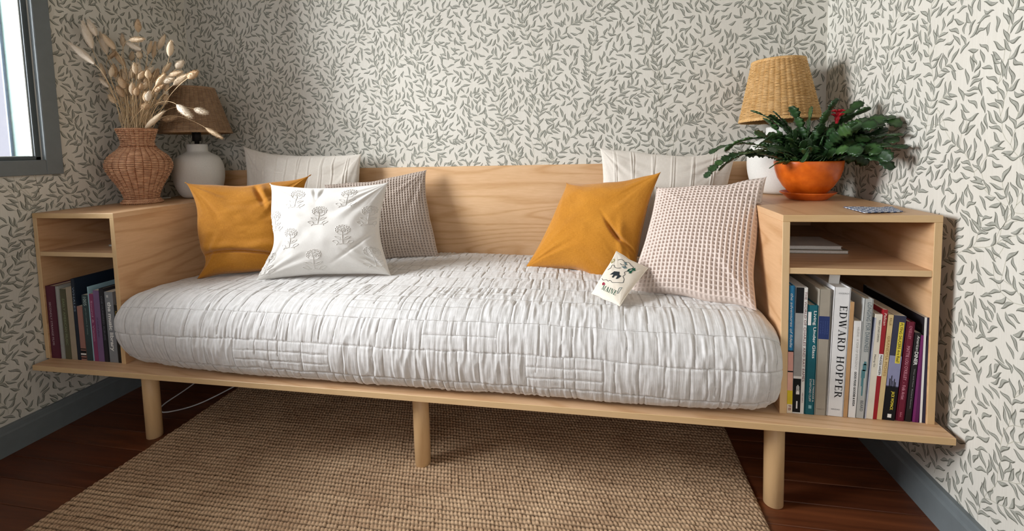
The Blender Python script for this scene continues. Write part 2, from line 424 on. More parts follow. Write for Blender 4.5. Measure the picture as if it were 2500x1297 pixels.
def leaf_print(parent, org, ux, uy, W, H, seed, holes=()):
    L, stems = leaf_field(W, H, seed, holes)
    A = np.array(L); n = len(A); K = 9
    tt = np.linspace(0, 1, K)
    half = 0.0039 * np.sin(np.pi * tt ** 0.85) ** 0.95; half[0] = half[-1] = 0.00015
    bend = np.sin((tt - .1) * 2 * np.pi * .95) * 0.0034
    nrm = np.cross(ux, uy); nrm = nrm / np.linalg.norm(nrm)
    Vs = []; Fs = []; mi = []; off = 0
    for layer, (hw, dx, dz) in enumerate(((1.16, 0.0, 0.00025), (0.76, -0.0009, 0.00045))):
        c, s = np.cos(A[:, 2])[:, None], np.sin(A[:, 2])[:, None]
        ll = A[:, 3][:, None]; wd = A[:, 4][:, None]; sg = A[:, 5][:, None]
        lx = tt[None, :] * ll * (1.0 if layer == 0 else .93); off_y = bend[None, :] * sg
        # the light falls from upper left in the print: the fill sits toward that side
        sd = np.sign(c * 0.8 + 0.3 * -s); sd[sd == 0] = 1
        for q in (1, -1):
            ly = off_y + q * half[None, :] * wd * hw + (dx * -1 * sd if layer else 0)
            X = A[:, 0][:, None] + lx * c - ly * s; Y = A[:, 1][:, None] + lx * s + ly * c
            Vs.append(np.stack([X, Y, np.full_like(X, dz) + (np.arange(n) % 97)[:, None] * 1.6e-6], -1).reshape(-1, 3))
        i = np.arange(n)[:, None] * K + np.arange(K - 1)[None, :]; i = i.ravel()
        F = np.stack([i + n * K + off, i + 1 + n * K + off, i + 1 + off, i + off], -1); Fs.append(F); mi.append(np.full(len(F), 1 if layer else 0)); off += 2 * n * K
    # stems
    for pts in stems:
        P = np.array(pts)
        if len(P) < 3: continue
        T = np.gradient(P, axis=0); T /= np.linalg.norm(T, axis=1, keepdims=True) + 1e-9; Nn = np.stack([-T[:, 1], T[:, 0]], -1) * .0007
        k = len(P); Vs.append(np.vstack([np.c_[P + Nn, np.full(k, .00012)], np.c_[P - Nn, np.full(k, .00012)]]))
        i = np.arange(k - 1); Fs.append(np.stack([i + k + off, i + 1 + k + off, i + 1 + off, i + off], -1)); mi.append(np.full(k - 1, 2)); off += 2 * k
    V = np.vstack(Vs); V3 = np.array(org) + V[:, :1] * np.array(ux) + V[:, 1:2] * np.array(uy) + V[:, 2:] * nrm
    me = mesh(V3, np.vstack(Fs)); me.materials.append(M_LEAFD); me.materials.append(M_LEAFM); me.materials.append(M_STEM)
    me.polygons.foreach_set('material_index', np.concatenate(mi).astype(np.int32))
    return tag(link('leaf_print', me, None, parent), 'printed willow leaf pattern in grey green', kind='stuff')
leaf_print(wall_back, (XL, YB, 0.09), (1, 0, 0), (0, 0, 1), XR - XL, 1.95, 1)
# on side walls the u axis runs so that the normal points into the room
leaf_print(wall_right, (XR, YB, 0.09), (0, -1, 0), (0, 0, 1), 1.95, 1.95, 2)
leaf_print(wall_left, (XL, -0.75, 0.09), (0, 1, 0), (0, 0, 1), YB + .75, 1.95, 3, holes=((-1, WY1 + CW + .75, WZ0 - CW - .09, 3),))

# ------------------------------------------------------------------ rug
t = NT('jute', 0.95, 0.05)
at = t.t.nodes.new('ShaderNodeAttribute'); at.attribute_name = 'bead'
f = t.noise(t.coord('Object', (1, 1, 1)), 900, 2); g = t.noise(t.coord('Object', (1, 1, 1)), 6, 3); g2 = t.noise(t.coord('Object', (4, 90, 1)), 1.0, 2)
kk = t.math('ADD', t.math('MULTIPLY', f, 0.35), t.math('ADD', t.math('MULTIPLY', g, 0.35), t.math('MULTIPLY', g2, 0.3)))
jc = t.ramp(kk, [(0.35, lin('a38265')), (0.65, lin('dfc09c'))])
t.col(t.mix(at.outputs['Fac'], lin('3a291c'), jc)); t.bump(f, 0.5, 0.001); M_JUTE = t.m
RX0, RX1, RY0, RY1 = -1.066, 0.782, -0.95, 0.62
nx, ny = 720, 420
xs = np.linspace(RX0, RX1, nx)
ys = np.concatenate([np.linspace(RY0, -0.36, 60, endpoint=False), np.linspace(-0.36, RY1, ny - 60)])
X, Y = np.meshgrid(xs, ys, indexing='ij')
Xw = X + 0.004 * vn(X * 9, Y * 9, 5) ; Yw = Y + 0.006 * vn(X * 5, Y * 3, 6) + 0.0012 * vn(X * 60, Y * 30, 8)
pr, pc = 0.0146, 0.0106
r_ = Yw / pr; ri = np.floor(r_).astype(np.int64); fy = r_ - ri
c_ = (Xw + 0.5 * pc * (ri % 2) + (fy - .5) * 0.0045) / pc + 0.25 * (_h(ri, ri * 0, 3)); ci = np.floor(c_).astype(np.int64); fx = c_ - ci
hb = np.sqrt(np.clip(1 - (2 * fy - 1) ** 2, 0, 1)) ** .7 * np.sqrt(np.clip(1 - (2 * fx - 1) ** 2, 0, 1)) ** .6
amp = 0.75 + 0.5 * _h(ci, ri, 9)
Z = 0.003 + 0.0068 * hb * amp + 0.0025 * (vn(X * 14, Y * 14, 4) + .3)
edge = np.minimum(np.minimum(X - RX0, RX1 - X), 0.01) / 0.01
Z = Z * (0.35 + 0.65 * np.sqrt(np.clip(edge, 0, 1)))
me = mesh(np.stack([X, Y, Z], -1).reshape(-1, 3), gridfaces(nx, ny, flip=True))
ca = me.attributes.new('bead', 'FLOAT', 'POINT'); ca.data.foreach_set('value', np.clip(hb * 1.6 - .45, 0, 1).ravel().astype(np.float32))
rug = link('rug', me, M_JUTE, smooth=True)
tag(rug, 'chunky natural jute rug lying under the daybed', 'rug')

# ------------------------------------------------------------------ wood
W_FACE = wood('birch_ply_face', 'bb8d60', 'e2be98', 'X', 14)
W_BACK = wood('birch_ply_back', 'bd8d5a', 'e3be95', 'X', 22, seed=3.1)
W_SIDE = wood('birch_ply_side', 'b38355', 'ddb48a', 'Y', 12, seed=1.3)
W_EDGE = wood('maple_edge', 'cda774', 'e0c195', 'X', 3, seed=5)
W_EDGEV = wood('maple_edge_upright', 'cda774', 'e0c195', 'Z', 3, seed=6)
W_LEG = wood('maple_leg', 'c79f70', 'dcb98a', 'Z', 3, seed=8)

def panel(name, x0, x1, y0, y1, z0, z1, mat, parent, edge=None, edge_face='-Y'):
    # ply panel: face material, front edge lipped with maple
    bm = bmesh.new(); box_bm(bm, x0, x1, y0, y1, z0, z1, 0.0009)
    if edge:
        for f in bm.faces:
            n = f.normal; 
            f.normal_update(); n = f.normal
            if n.y < -0.5: f.material_index = 1
    return bm_obj(name, bm, [mat, edge] if edge else mat, parent)

bed = tag(empty('daybed', (-0.15, 0.35, 0)), 'long plywood daybed frame with low back panel on round legs', 'daybed')
def bp(fn, *a, **k):
    o = fn(*a, **k); o.location = (0.15, -0.35, 0) ; return o
bp(panel, 'platform', XL + .021, 1.177, 0.0, YB - .001, ZP - 0.0175, ZP, W_FACE, bed, W_EDGE)
bp(panel, 'back_panel', XL + .003, 1.190, 0.7007, YB - .001, ZP, 0.8748, W_BACK, bed, None)
for (lx, ly) in ((-1.11, .076), (-.148, .076), (.8215, .076), (-1.11, .62), (-.148, .62), (.8215, .62)):
    zb = 0.006 if (RX0 < lx < RX1) else 0.0
    if ly > .3 : pass
    prof = [(0, zb), (.0215, zb), (.0235, zb + .002), (.0240, (ZP - .0175) * .5), (.0240, ZP - .0175), (0, ZP - .0175)]
    bp(lathe, 'leg', [(r, z) for r, z in prof], W_LEG, bed, 40)
    lg = COL.objects[-1]
    lg.location = (lx + 0.15, ly - 0.35, 0)

TS = 0.017
def cabinet(x0, x1, label, loc_side):
    y0, y1 = 0.051, 0.6997; cx = (x0 + x1) / 2
    u = tag(empty('shelf_unit', (cx, y0, ZP)), label, 'shelf unit')
    def q(name, a, b, c, d, e, f, mat, ed):
        o = panel(name, a - cx, b - cx, c - y0, d - y0, e - ZP, f - ZP, mat, u, ed); return o
    q('top_panel', x0, x1, y0, y1, ZT - TS, ZT, wood('ply_top_' + loc_side, 'b98a5c', 'dcb58c', 'Y', 8, seed=2.2 if loc_side == 'l' else 4.4), W_EDGE)
    q('side_panel', x0, x0 + TS, y0 + .0002, y1, ZP, ZT - TS, W_SIDE, W_EDGEV)
    q('side_panel', x1 - TS, x1, y0 + .0002, y1, ZP, ZT - TS, W_SIDE, W_EDGEV)
    q('shelf', x0 + TS, x1 - TS, y0 + .0015, y1, .634 - TS + .002, .634, W_FACE, W_EDGE)
    q('rear_panel', x0 + TS, x1 - TS, y1 - .006, y1 - .0002, ZP, ZT - TS, W_FACE, None)
    return u
cabinet(-1.507, -1.173, 'open plywood shelf unit at left end of daybed under wicker vase', 'l')
cabinet(0.8242, 1.1653, 'open plywood shelf unit at right end of daybed under orange pot', 'r')

# ------------------------------------------------------------------ mattress and quilt
MX0, MX1 = -1.171, 0.8225
prof = np.array([(.668, .30), (.697, .36), (.699, .47), (.685, .500), (.64, .509), (.50, .510), (.35, .509), (.22, .507), (.13, .503), (.075, .494), (.035, .472), (.008, .437), (-.006, .39), (-.008, .345), (.002, .305), (.018, .278), (.036, .2685)])
# smooth resample (Catmull-Rom)
def crom(P, n):
    P = np.asarray(P, float); Q = np.vstack([2 * P[0] - P[1], P, 2 * P[-1] - P[-2]]); out = []
    for i in range(1, len(Q) - 2):
        for s in np.linspace(0, 1, 24, endpoint=False):
            a, b, c, d = Q[i - 1], Q[i], Q[i + 1], Q[i + 2]
            out.append(.5 * (2 * b + (c - a) * s + (2 * a - 5 * b + 4 * c - d) * s * s + (3 * b - a - 3 * c + d) * s ** 3))
    out.append(P[-1]); out = np.array(out)
    L = np.r_[0, np.cumsum(np.linalg.norm(np.diff(out, axis=0), axis=1))]
    t_ = np.linspace(0, L[-1], n); return np.stack([np.interp(t_, L, out[:, k]) for k in range(out.shape[1])], -1), t_
nv = 430; PR, vv = crom(prof, nv); nu = 900
def section(PR, inset):
    T = np.gradient(PR, axis=0); T /= np.linalg.norm(T, axis=1, keepdims=True)
    N = np.stack([T[:, 1], -T[:, 0]], -1)    # outward in (y,z): path runs from back to front over the top
    return PR, N
_, N2 = section(PR, 0)
if N2[nv // 2, 1] < 0: N2 = -N2
uu = np.linspace(0, MX1 - MX0, nu)
# gather more vertices near the ends
R_END = 0.085
d_end = np.clip(1 - np.minimum(uu, uu[-1] - uu) / R_END, 0, 1)
inset = 0.050 * (1 - np.sqrt(np.clip(1 - d_end ** 2.2, 0, 1)))
Y3 = PR[None, :, 0] - N2[None, :, 0] * inset[:, None]; Z3 = PR[None, :, 1] - N2[None, :, 1] * inset[:, None]
Z3 = np.maximum(Z3, 0.266)
X3 = MX0 + uu[:, None] + 0 * Y3
P = np.stack([X3, Y3, Z3], -1)
# soft irregular body: slight waves of the front edge and top
U2, V2 = np.meshgrid(uu, vv, indexing='ij')
VL = vv[-1]
front = np.clip((V2 - 0.62) / 0.2, 0, 1)
P[..., 1] += front * (0.010 * vn(U2 * 2.2, V2 * 3, 31) - .004 * np.cos(U2 * 3.15))
P[..., 2] += (1 - front) * 0.006 * vn(U2 * 3, V2 * 4, 32)
P[..., 2] -= np.exp(-((U2 - 0.02) / .3) ** 2) * .018 * (1 - front) + np.exp(-((U2 - 1.99) / .28) ** 2) * .012 * (1 - front)
tuck = np.clip((V2 - (VL - .20)) / .20, 0, 1) ** 1.3
P[..., 1] += tuck * (.050 * np.exp(-(U2 / .26) ** 2) + .020 * np.exp(-((U2 - 1.99) / .16) ** 2))
# hem hangs a little unevenly
hem = np.clip((V2 - (VL - .06)) / .06, 0, 1)
P[..., 2] += hem * (0.004 * (vn(U2 * 7, V2 * 0, 33) + .5)); P[..., 2] = np.maximum(P[..., 2], 0.2635)
# stitch raster
RS = 0.002; ru, rv = int(2.05 / RS), int((VL + .06) / RS); ST = np.full((ru, rv), 9.0, dtype=np.float32)
rq = random.Random(5)
SEGS = []
def hseg(v0, u0, u1):
    SEGS.append(('h', v0, max(u0, 0), min(u1, 2.0)))
    a, b = int(max(u0, 0) / RS), int(min(u1, 2.04) / RS); j0 = int(v0 / RS)
    for j in range(max(0, j0 - 5), min(rv, j0 + 6)):
        ST[a:b, j] = np.minimum(ST[a:b, j], abs(j * RS - v0))
def vseg(u0, v0, v1):
    SEGS.append(('v', u0, max(v0, 0), min(v1, VL)))
    a, b = int(max(v0, 0) / RS), int(min(v1, VL + .05) / RS); i0 = int(u0 / RS)
    for i in range(max(0, i0 - 5), min(ru, i0 + 6)):
        ST[i, a:b] = np.minimum(ST[i, a:b], abs(i * RS - u0))
CR = np.ones((ru, rv), dtype=np.float32)
v0 = -0.02; bands = []
while v0 < VL + .02:
    h = rq.uniform(.078, .10) if v0 > .55 else rq.uniform(.06, .085); bands.append((v0, v0 + h)); v0 += h
for bi, (a, b) in enumerate(bands):
    u = -rq.uniform(0, .1)
    while u < 2.03:
        wdt = rq.uniform(.14, .34); typ = rq.choice('AAAABBC'); e = u + wdt
        if typ != 'C': hseg(a, u, e)
        if typ == 'B':
            n2 = rq.choice((2, 3))
            for k in range(1, n2): hseg(a + (b - a) * k / n2, u, e)
        vseg(u, a, b)
        s = u
        while True:
            s += rq.choice((.03, .045, .06, .085)) if typ != 'B' else rq.choice((.03, .045, .075))
            if s > e - .02: break
            if typ == 'B' and rq.random() < .4: vseg(s, a, (a + b) / 2)
            elif rq.random() < .12: vseg(s, a, b + .07)
            else: vseg(s, a, b)
        CR[int(max(u, 0) / RS):int(min(e, 2.04) / RS), int(max(a, 0) / RS):int(max(b, 0) / RS)] = rq.uniform(.35, 1.3)
        u = e
def warp(u, v):
    fr = np.clip((v - 0.62) / 0.2, 0, 1)
    return (.012 * vn(u * 6, v * 6, 41) + .004 * vn(u * 25, v * 25, 42) + .05 * (1 - fr) * (0.65 - v), .012 * vn(u * 4, v * 5, 43) + .004 * vn(u * 22, v * 22, 44))
wu_, wv_ = warp(U2, V2)
uw = np.clip(U2 + wu_, 0, 2.03)
vw = np.clip(V2 + wv_, 0, VL + .04)
iu = np.clip((uw / RS).astype(int), 0, ru - 1); iv = np.clip((vw / RS).astype(int), 0, rv - 1)
D = ST[iu, iv]; C2 = CR[iu, iv]
disp = -0.0022 * np.exp(-(D / .0024) ** 2) + .0010
cr = .5 - 2.4 * np.abs(vn(uw / .0130, vw / .060, 51)) + .8 * vn(uw / .0068, vw / .04, 52)
disp += .0027 * cr * C2 + .0016 * vn(uw / .05, vw / .05, 53)
disp += 0.0012 * vn(uw / .03, vw / .008, 54) * np.clip(1.2 - C2, 0, 1)
N3 = gnorm(P); 
if N3[nu // 2, nv // 2, 2] < 0: N3 = -N3
P = P + N3 * (disp + .003)[..., None]
P[..., 0] = np.clip(P[..., 0], MX0 - .001, MX1 + .001); P[..., 2] = np.maximum(P[..., 2], 0.2612); P[..., 1] = np.minimum(P[..., 1], .6995)
V = P.reshape(-1, 3); F = gridfaces(nu, nv)
# fold the two ends inward so the cover closes against the cabinets
def fold(row, dx):
    c = np.array([row[:, 0].mean(), .36, .37]); outs = []
    for k in (0.93, 0.6): q = c + (row - c) * k; q[:, 0] = row[:, 0] + dx * (1 - k) * .02; outs.append(q)
    return outs
extra = []; Fx = []; o = len(V)
for (row, base, dx, fl) in ((P[0], 0, 0, True), (P[-1], (nu - 1) * nv, 0, False)):
    prev = base + np.arange(nv)
    for q in fold(row, dx):
        extra.append(q); cur = o + np.arange(nv); o += nv
        Fq = np.stack([prev[:-1], prev[1:], cur[1:], cur[:-1]], -1); Fx.append(Fq if not fl else Fq[:, ::-1]); prev = cur
V = np.vstack([V] + extra); F = np.vstack([F] + Fx)
uvs = np.vstack([np.stack([U2, V2], -1).reshape(-1, 2), np.zeros((len(V) - nu * nv, 2))])
t = NT('quilt_cotton', 0.92, 0.1)
a1 = t.noise(t.coord('UV', (250, 22, 1)), 1.0, 3, 0.55, 0.3); a2 = t.noise(t.coord('UV', (60, 60, 1)), 1.0, 3)
a3 = t.noise(t.coord('UV', (700, 700, 1)), 1.0, 2)
t.col(t.ramp(t.math('ADD', t.math('MULTIPLY', a2, .6), t.math('MULTIPLY', a1, .4)), [(0.35, lin('cfcdca')), (0.65, lin('dfdddb'))]))
t.bump(t.math('ADD', a1, t.math('MULTIPLY', a3, .10)), 0.5, 0.0022); t.b.inputs['Sheen Weight'].default_value = 0.2
quilt = link('quilt', mesh(V, F, uvs), t.m, smooth=True)
PG = P.copy(); NG = gnorm(PG); NG = NG if NG[nu // 2, nv // 2, 2] > 0 else -NG
geo = []
for kd, c0_, a0_, b0_ in SEGS:
    if b0_ - a0_ < .012: continue
    q = np.linspace(a0_, b0_, max(3, int((b0_ - a0_) / .007)))
    u_, v_ = (q, np.full_like(q, c0_)) if kd == 'h' else (np.full_like(q, c0_), q)
    wa, wb_ = warp(u_, v_); wa, wb_ = warp(u_ - wa, v_ - wb_); u_ = u_ - wa; v_ = v_ - wb_
    ok_ = (u_ > .004) & (u_ < uu[-1] - .004) & (v_ > .03) & (v_ < VL - .006)
    if ok_.sum() < 3: continue
    u_, v_ = u_[ok_], v_[ok_]
    fi = u_ / uu[-1] * (nu - 1); fj = v_ / VL * (nv - 1); i_ = np.clip(fi.astype(int), 0, nu - 2); j_ = np.clip(fj.astype(int), 0, nv - 2)
    a_ = (fi - i_)[:, None]; b_ = (fj - j_)[:, None]
    pt = PG[i_, j_] * (1 - a_) * (1 - b_) + PG[i_ + 1, j_] * a_ * (1 - b_) + PG[i_, j_ + 1] * (1 - a_) * b_ + PG[i_ + 1, j_ + 1] * a_ * b_
    geo.append(tube_geo(pt + NG[i_, j_] * .0001, .00062, 4))
Vt, Ft = join_geo(geo)
tag(link('quilting_stitch', mesh(Vt, Ft), plain('b9b4af', .95, .05, 200, .05, 0), quilt, smooth=True), kind='stuff')
tag(quilt, 'white crinkled patchwork-stitched cotton quilt covering the daybed mattress', 'quilt')
# mattress inside
bm = bmesh.new(); box_bm(bm, MX0 + .03, MX1 - .03, .040, .66, ZP + .0005, .47, .045, 4)
mt = bm_obj('mattress', bm, linen('mattress_ticking', 'e2c9bb', 'd3b7a8', kind='Object'), None, smooth=True)
tag(mt, 'pale pink mattress barely showing below the hem of white quilt', 'mattress')

# ------------------------------------------------------------------ cushions
PIL = {
 'mustL': [[-1.07, 0.235, 0.489], [-0.717, 0.36, 0.488], [-0.741, 0.48, 0.861], [-1.159, 0.31, 0.849]],
 'white': [[-0.813, 0.215, 0.497], [-0.33, 0.3, 0.513], [-0.373, 0.4, 0.834], [-0.804, 0.32, 0.839]],
 'waffL': [[-0.691, 0.48, 0.493], [-0.256, 0.6, 0.502], [-0.319, 0.65, 0.868], [-0.728, 0.54, 0.817]],
 'creamL': [[-1.155, 0.58, 0.51], [-0.607, 0.6, 0.51], [-0.605, 0.64, 0.942], [-1.165, 0.62, 0.988]],
 'creamR': [[0.368, 0.58, 0.507], [0.80, 0.58, 0.51], [0.873, 0.62, 0.915], [0.38, 0.64, 0.942]],
 'mustR': [[0.105, 0.47, 0.503], [0.497, 0.37, 0.513], [0.584, 0.43, 0.854], [0.258, 0.6, 0.809]],
 'waffR': [[0.463, 0.25, 0.491], [0.792, 0.12, 0.492], [0.869, 0.3, 0.845], [0.568, 0.44, 0.806]],
 'maine': [[0.357, 0.170, 0.514], [0.434, 0.080, 0.511], [0.522, 0.225, 0.58], [0.431, 0.24, 0.626]],
}
SURF = {}
def smoothpull(x): return np.sin(np.pi * x) ** 0.5
def cushion(key, name, label, mat, T=.055, n=110, pull=(.05, .05), detail=None, seed=0, sag=.25, wr=1.0, powr=.45, group=None, ed=None):
    c = np.array(PIL[key], float); BL, BR, TR, TL = c
    k = np.linspace(0, 1, n); k = .55 * k + .45 * (.5 - .5 * np.cos(np.pi * k))
    S, Tt = np.meshgrid(k, k, indexing='ij')
    ps, pt = pull
    s2 = .5 + (S - .5) * (1 - 2 * ps * smoothpull(Tt)); t2 = .5 + (Tt - .5) * (1 - 2 * pt * smoothpull(S))
    s2 = s2 + .028 * vn(Tt * 4, S * 0, seed + 1) * (np.abs(S - .5) * 2) ** 3 * smoothpull(Tt); t2 = t2 + .034 * vn(S * 4.5, Tt * 0, seed + 2) * (np.abs(Tt - .5) * 2) ** 3 * smoothpull(S)
    if ed is not None: d1, d2 = ed(S, Tt); s2 = s2 + d1; t2 = t2 + d2
    s3, t3 = s2[..., None], t2[..., None]
    base = (1 - s3) * (1 - t3) * BL + s3 * (1 - t3) * BR + s3 * t3 * TR + (1 - s3) * t3 * TL
    nn = np.cross(BR - BL, TL - BL); nn /= np.linalg.norm(nn)
    if nn[1] > 0: nn = -nn       # toward the viewer side (−y)
    W_ = np.linalg.norm(BR - BL); H_ = np.linalg.norm(TL - BL)
    e = np.clip(16 * S * (1 - S) * Tt * (1 - Tt), 0, 1)
    th = T * e ** powr * (1 + sag * (.5 - Tt) * 1.2)
    th = th * (1 + .10 * vn(S * 2.2, Tt * 2.2, seed + 3))
    # corner wrinkles radiate into the body
    wk = 0
    for (a, b) in ((0, 0), (1, 0), (1, 1), (0, 1)):
        rr = np.hypot(S - a, Tt - b); an = np.arctan2(np.abs(Tt - b) + 1e-6, np.abs(S - a) + 1e-6)
        wk = wk + vn(an * 7 + seed, rr * 1.5, seed + 5 + a * 2 + b) * np.exp(-((rr - .22) / .22) ** 2)
    wk = wk * .022 + .013 * fbm(S * 2.6 + .8 * Tt, Tt * 3.4, seed + 9, 3)
    wk = wk + .010 * fbm(S * 1.2 + Tt * 5, Tt * 1.5 - S * 2, seed + 21, 2) * (np.abs(Tt - .5) + .3)
    th = th + wr * wk * e ** .6
    h = th
    if detail is not None: h = h + detail(S, Tt, S * W_, Tt * H_) * np.clip(e * 4, 0, 1) ** .5
    Fp = base + nn * h[..., None]
    Bp = base - nn * (T * .8 * e ** powr)[..., None]
    # never sink below the quilt or into the back panel
    zmin = .500 if key != 'maine' else .47
    for A_ in (Fp, Bp):
        A_[..., 2] = np.where(A_[..., 2] < zmin, zmin + (A_[..., 2] - zmin) * .15, A_[..., 2])
    Fp[..., 1] = np.minimum(Fp[..., 1], .699); Bp[..., 1] = np.minimum(Bp[..., 1], .699)
    if key in ('mustL', 'creamL'):
        for A_ in (Fp, Bp):
            mk = (A_[..., 2] < ZT + .004); A_[..., 0] = np.where(mk, np.maximum(A_[..., 0], -1.171), A_[..., 0])
    if key in ('waffR', 'creamR'):
        for A_ in (Fp, Bp):
            mk = (A_[..., 2] < ZT + .004) & (A_[..., 1] > .045); A_[..., 0] = np.where(mk, np.minimum(A_[..., 0], .8225), A_[..., 0])
    V = np.vstack([Fp.reshape(-1, 3), Bp.reshape(-1, 3)])
    want_flip = np.dot(gnorm(Fp)[n // 2, n // 2], nn) < 0
    F1 = gridfaces(n, n, flip=not want_flip); F2 = gridfaces(n, n, off=n * n, flip=want_flip)
    # gridfaces order gives normal -cross(du,dv); correct by test
    idx = np.arange(n); B = n * n; side = []
    loops = [idx * n, (n - 1) * n + idx, (idx * n + n - 1)[::-1], idx[::-1]]
    ring = np.concatenate([np.arange(n - 1) * n, (n - 1) * n + np.arange(n - 1), (np.arange(n - 1, 0, -1)) * n + n - 1, np.arange(n - 1, 0, -1)])
    r2 = np.roll(ring, -1); side = np.stack([ring, r2, r2 + B, ring + B], -1)
    F = np.vstack([F1, F2, side])
    uv = np.stack([S * W_, Tt * H_], -1).reshape(-1, 2); uv = np.vstack([uv, uv])
    me = mesh(V, F, uv)
    if hasattr(detail, 'cells'):
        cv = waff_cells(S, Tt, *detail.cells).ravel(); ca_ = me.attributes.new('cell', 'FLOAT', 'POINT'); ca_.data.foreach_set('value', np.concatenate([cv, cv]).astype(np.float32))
    bmx = bmesh.new(); bmx.from_mesh(me); bmesh.ops.remove_doubles(bmx, verts=bmx.verts, dist=1e-5)
    bmesh.ops.recalc_face_normals(bmx, faces=bmx.faces); bmx.to_mesh(me); bmx.free()
    o = link(name, me, mat, smooth=True); tag(o, label, 'cushion', group)
    Nf = gnorm(Fp); Nf = Nf if np.dot(Nf[n // 2, n // 2], nn) > 0 else -Nf
    def surf(s, tt_, hh=0.0):
        fi = np.interp(s, k, np.arange(n)); fj = np.interp(tt_, k, np.arange(n))
        i = np.clip(fi.astype(int), 0, n - 2); j = np.clip(fj.astype(int), 0, n - 2); a = (fi - i)[:, None]; b = (fj - j)[:, None]
        def g(A): return A[i, j] * (1 - a) * (1 - b) + A[i + 1, j] * a * (1 - b) + A[i, j + 1] * (1 - a) * b + A[i + 1, j + 1] * a * b
        return g(Fp) + g(Nf) * np.asarray(hh).reshape(-1, 1)
    # welt along the seam
    ringP = V[ring]
    if key in ('maine', 'mustR', 'mustL', 'white'):
        rr = .0013 if key != 'maine' else .0018
        Vt, Ft = tube_geo(ringP[::2], rr, 5, True); w_ = link('seam_piping', mesh(Vt, Ft), mat, o, smooth=True)
    SURF[key] = surf
    return o
M_MUST = linen('mustard_linen', 'c98a30', 'a3681a', weave=1300, bump=.35)
M_WHITE = linen('white_linen', 'e2dfda', 'd3cfc8', weave=1500, bump=.3)
M_CREAM = linen('cream_slub_linen', 'e2dcd2', 'cfc7bb', weave=1100, bump=.35)
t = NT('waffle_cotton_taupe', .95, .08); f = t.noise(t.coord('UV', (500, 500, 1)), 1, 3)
at = t.t.nodes.new('ShaderNodeAttribute'); at.attribute_name = 'cell'; t.col(t.mix(at.outputs['Fac'], lin('8f8178'), t.ramp(f, [(.3, lin('b8a89c')), (.7, lin('cfc2b6'))]))); t.bump(f, .4, .001); M_WAFL = t.m  # recess shade painted into the colour: cells darker than the ridges
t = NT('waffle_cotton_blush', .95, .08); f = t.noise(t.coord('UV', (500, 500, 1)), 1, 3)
at = t.t.nodes.new('ShaderNodeAttribute'); at.attribute_name = 'cell'; t.col(t.mix(at.outputs['Fac'], lin('c0afa4'), t.ramp(f, [(.3, lin('d6c4b8')), (.7, lin('e8dbd2'))]))); t.bump(f, .4, .001); M_WAFR = t.m  # same painted recess shade, weaker, in the blush cells

def d_tucks(pos, hz=()):
    def fn(S, T_, X_, Y_):
        r = 0
        for p in pos:
            q = p + .012 * vn(T_ * 4, T_ * 0, int(p * 100)) 
            r = r + .0026 * np.exp(-((S - q) / .0042) ** 2) - .0010 * np.exp(-((S - q - .011) / .005) ** 2)
        for p in hz: r = r - .0010 * np.exp(-((T_ - p) / .006) ** 2)
        return r + .010 * np.exp(-((T_ - .88) / .05) ** 2) * vn(S * 9, T_ * 2, 77)
    return fn
cushion('creamL', 'cushion', 'cream cushion with stitched pintuck stripes standing against back panel at left', M_CREAM, .058, 220, (.04, .065), d_tucks([.1, .115, .2, .3, .315, .4, .5, .515, .6, .7, .715, .8, .9, .915], (.8,)), 100, .25, .7)
cushion('creamR', 'cushion', 'cream cushion with pintuck stripes at right behind mustard cushion and cactus', M_CREAM, .058, 220, (.04, .05), d_tucks([.1, .115, .24, .255, .4, .415, .55, .565, .70, .715, .85, .865], (.8,)), 140, .25, .7)
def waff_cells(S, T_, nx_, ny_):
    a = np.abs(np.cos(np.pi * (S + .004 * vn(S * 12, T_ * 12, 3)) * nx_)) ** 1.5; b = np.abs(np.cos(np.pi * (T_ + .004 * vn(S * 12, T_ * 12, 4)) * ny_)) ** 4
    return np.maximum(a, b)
def d_waff(nx_, ny_, amp):
    def fn(S, T_, X_, Y_): return amp * (waff_cells(S, T_, nx_, ny_) - .6)
    fn.cells = (nx_, ny_); return fn
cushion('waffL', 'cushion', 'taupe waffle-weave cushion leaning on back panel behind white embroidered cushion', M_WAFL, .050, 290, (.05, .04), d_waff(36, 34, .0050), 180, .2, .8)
def d_mustL(S, T_, X_, Y_):
    r = -.016 * np.exp(-((T_ - (.235 - .05 * S + .02 * np.sin(S * 5))) / .016) ** 2) + .010 * np.exp(-((T_ - (.30 - .05 * S)) / .05) ** 2)
    r = r - .012 * np.exp(-(((S - .58) * .9 + (T_ - .93) * .45) / .020) ** 2) * np.exp(-((T_ - .86) / .13) ** 2)
    r = r + .010 * np.exp(-(((S - .64) * .9 + (T_ - .93) * .45) / .028) ** 2) * np.exp(-((T_ - .86) / .13) ** 2)
    return r + .003 * fbm(S * 5, T_ * 16, 91, 2)
cushion('mustL', 'cushion', 'mustard linen cushion leaning on left shelf unit with deep lower fold', M_MUST, .068, 150, (.085, .065), d_mustL, 220, .35, ed=lambda S, T: (.055 * np.exp(-((T - .16) / .13) ** 2) * (1 - S) ** 2 * (T > .0) * smoothpull(np.clip(T * 3, 0, .5)), -.015 * np.exp(-((S - .45) / .25) ** 2) * T ** 2))
cushion('waffR', 'cushion', 'blush waffle-weave cushion leaning against right shelf unit', M_WAFR, .068, 260, (.045, .045), d_waff(27, 32, .0072), 260, .3, .7)
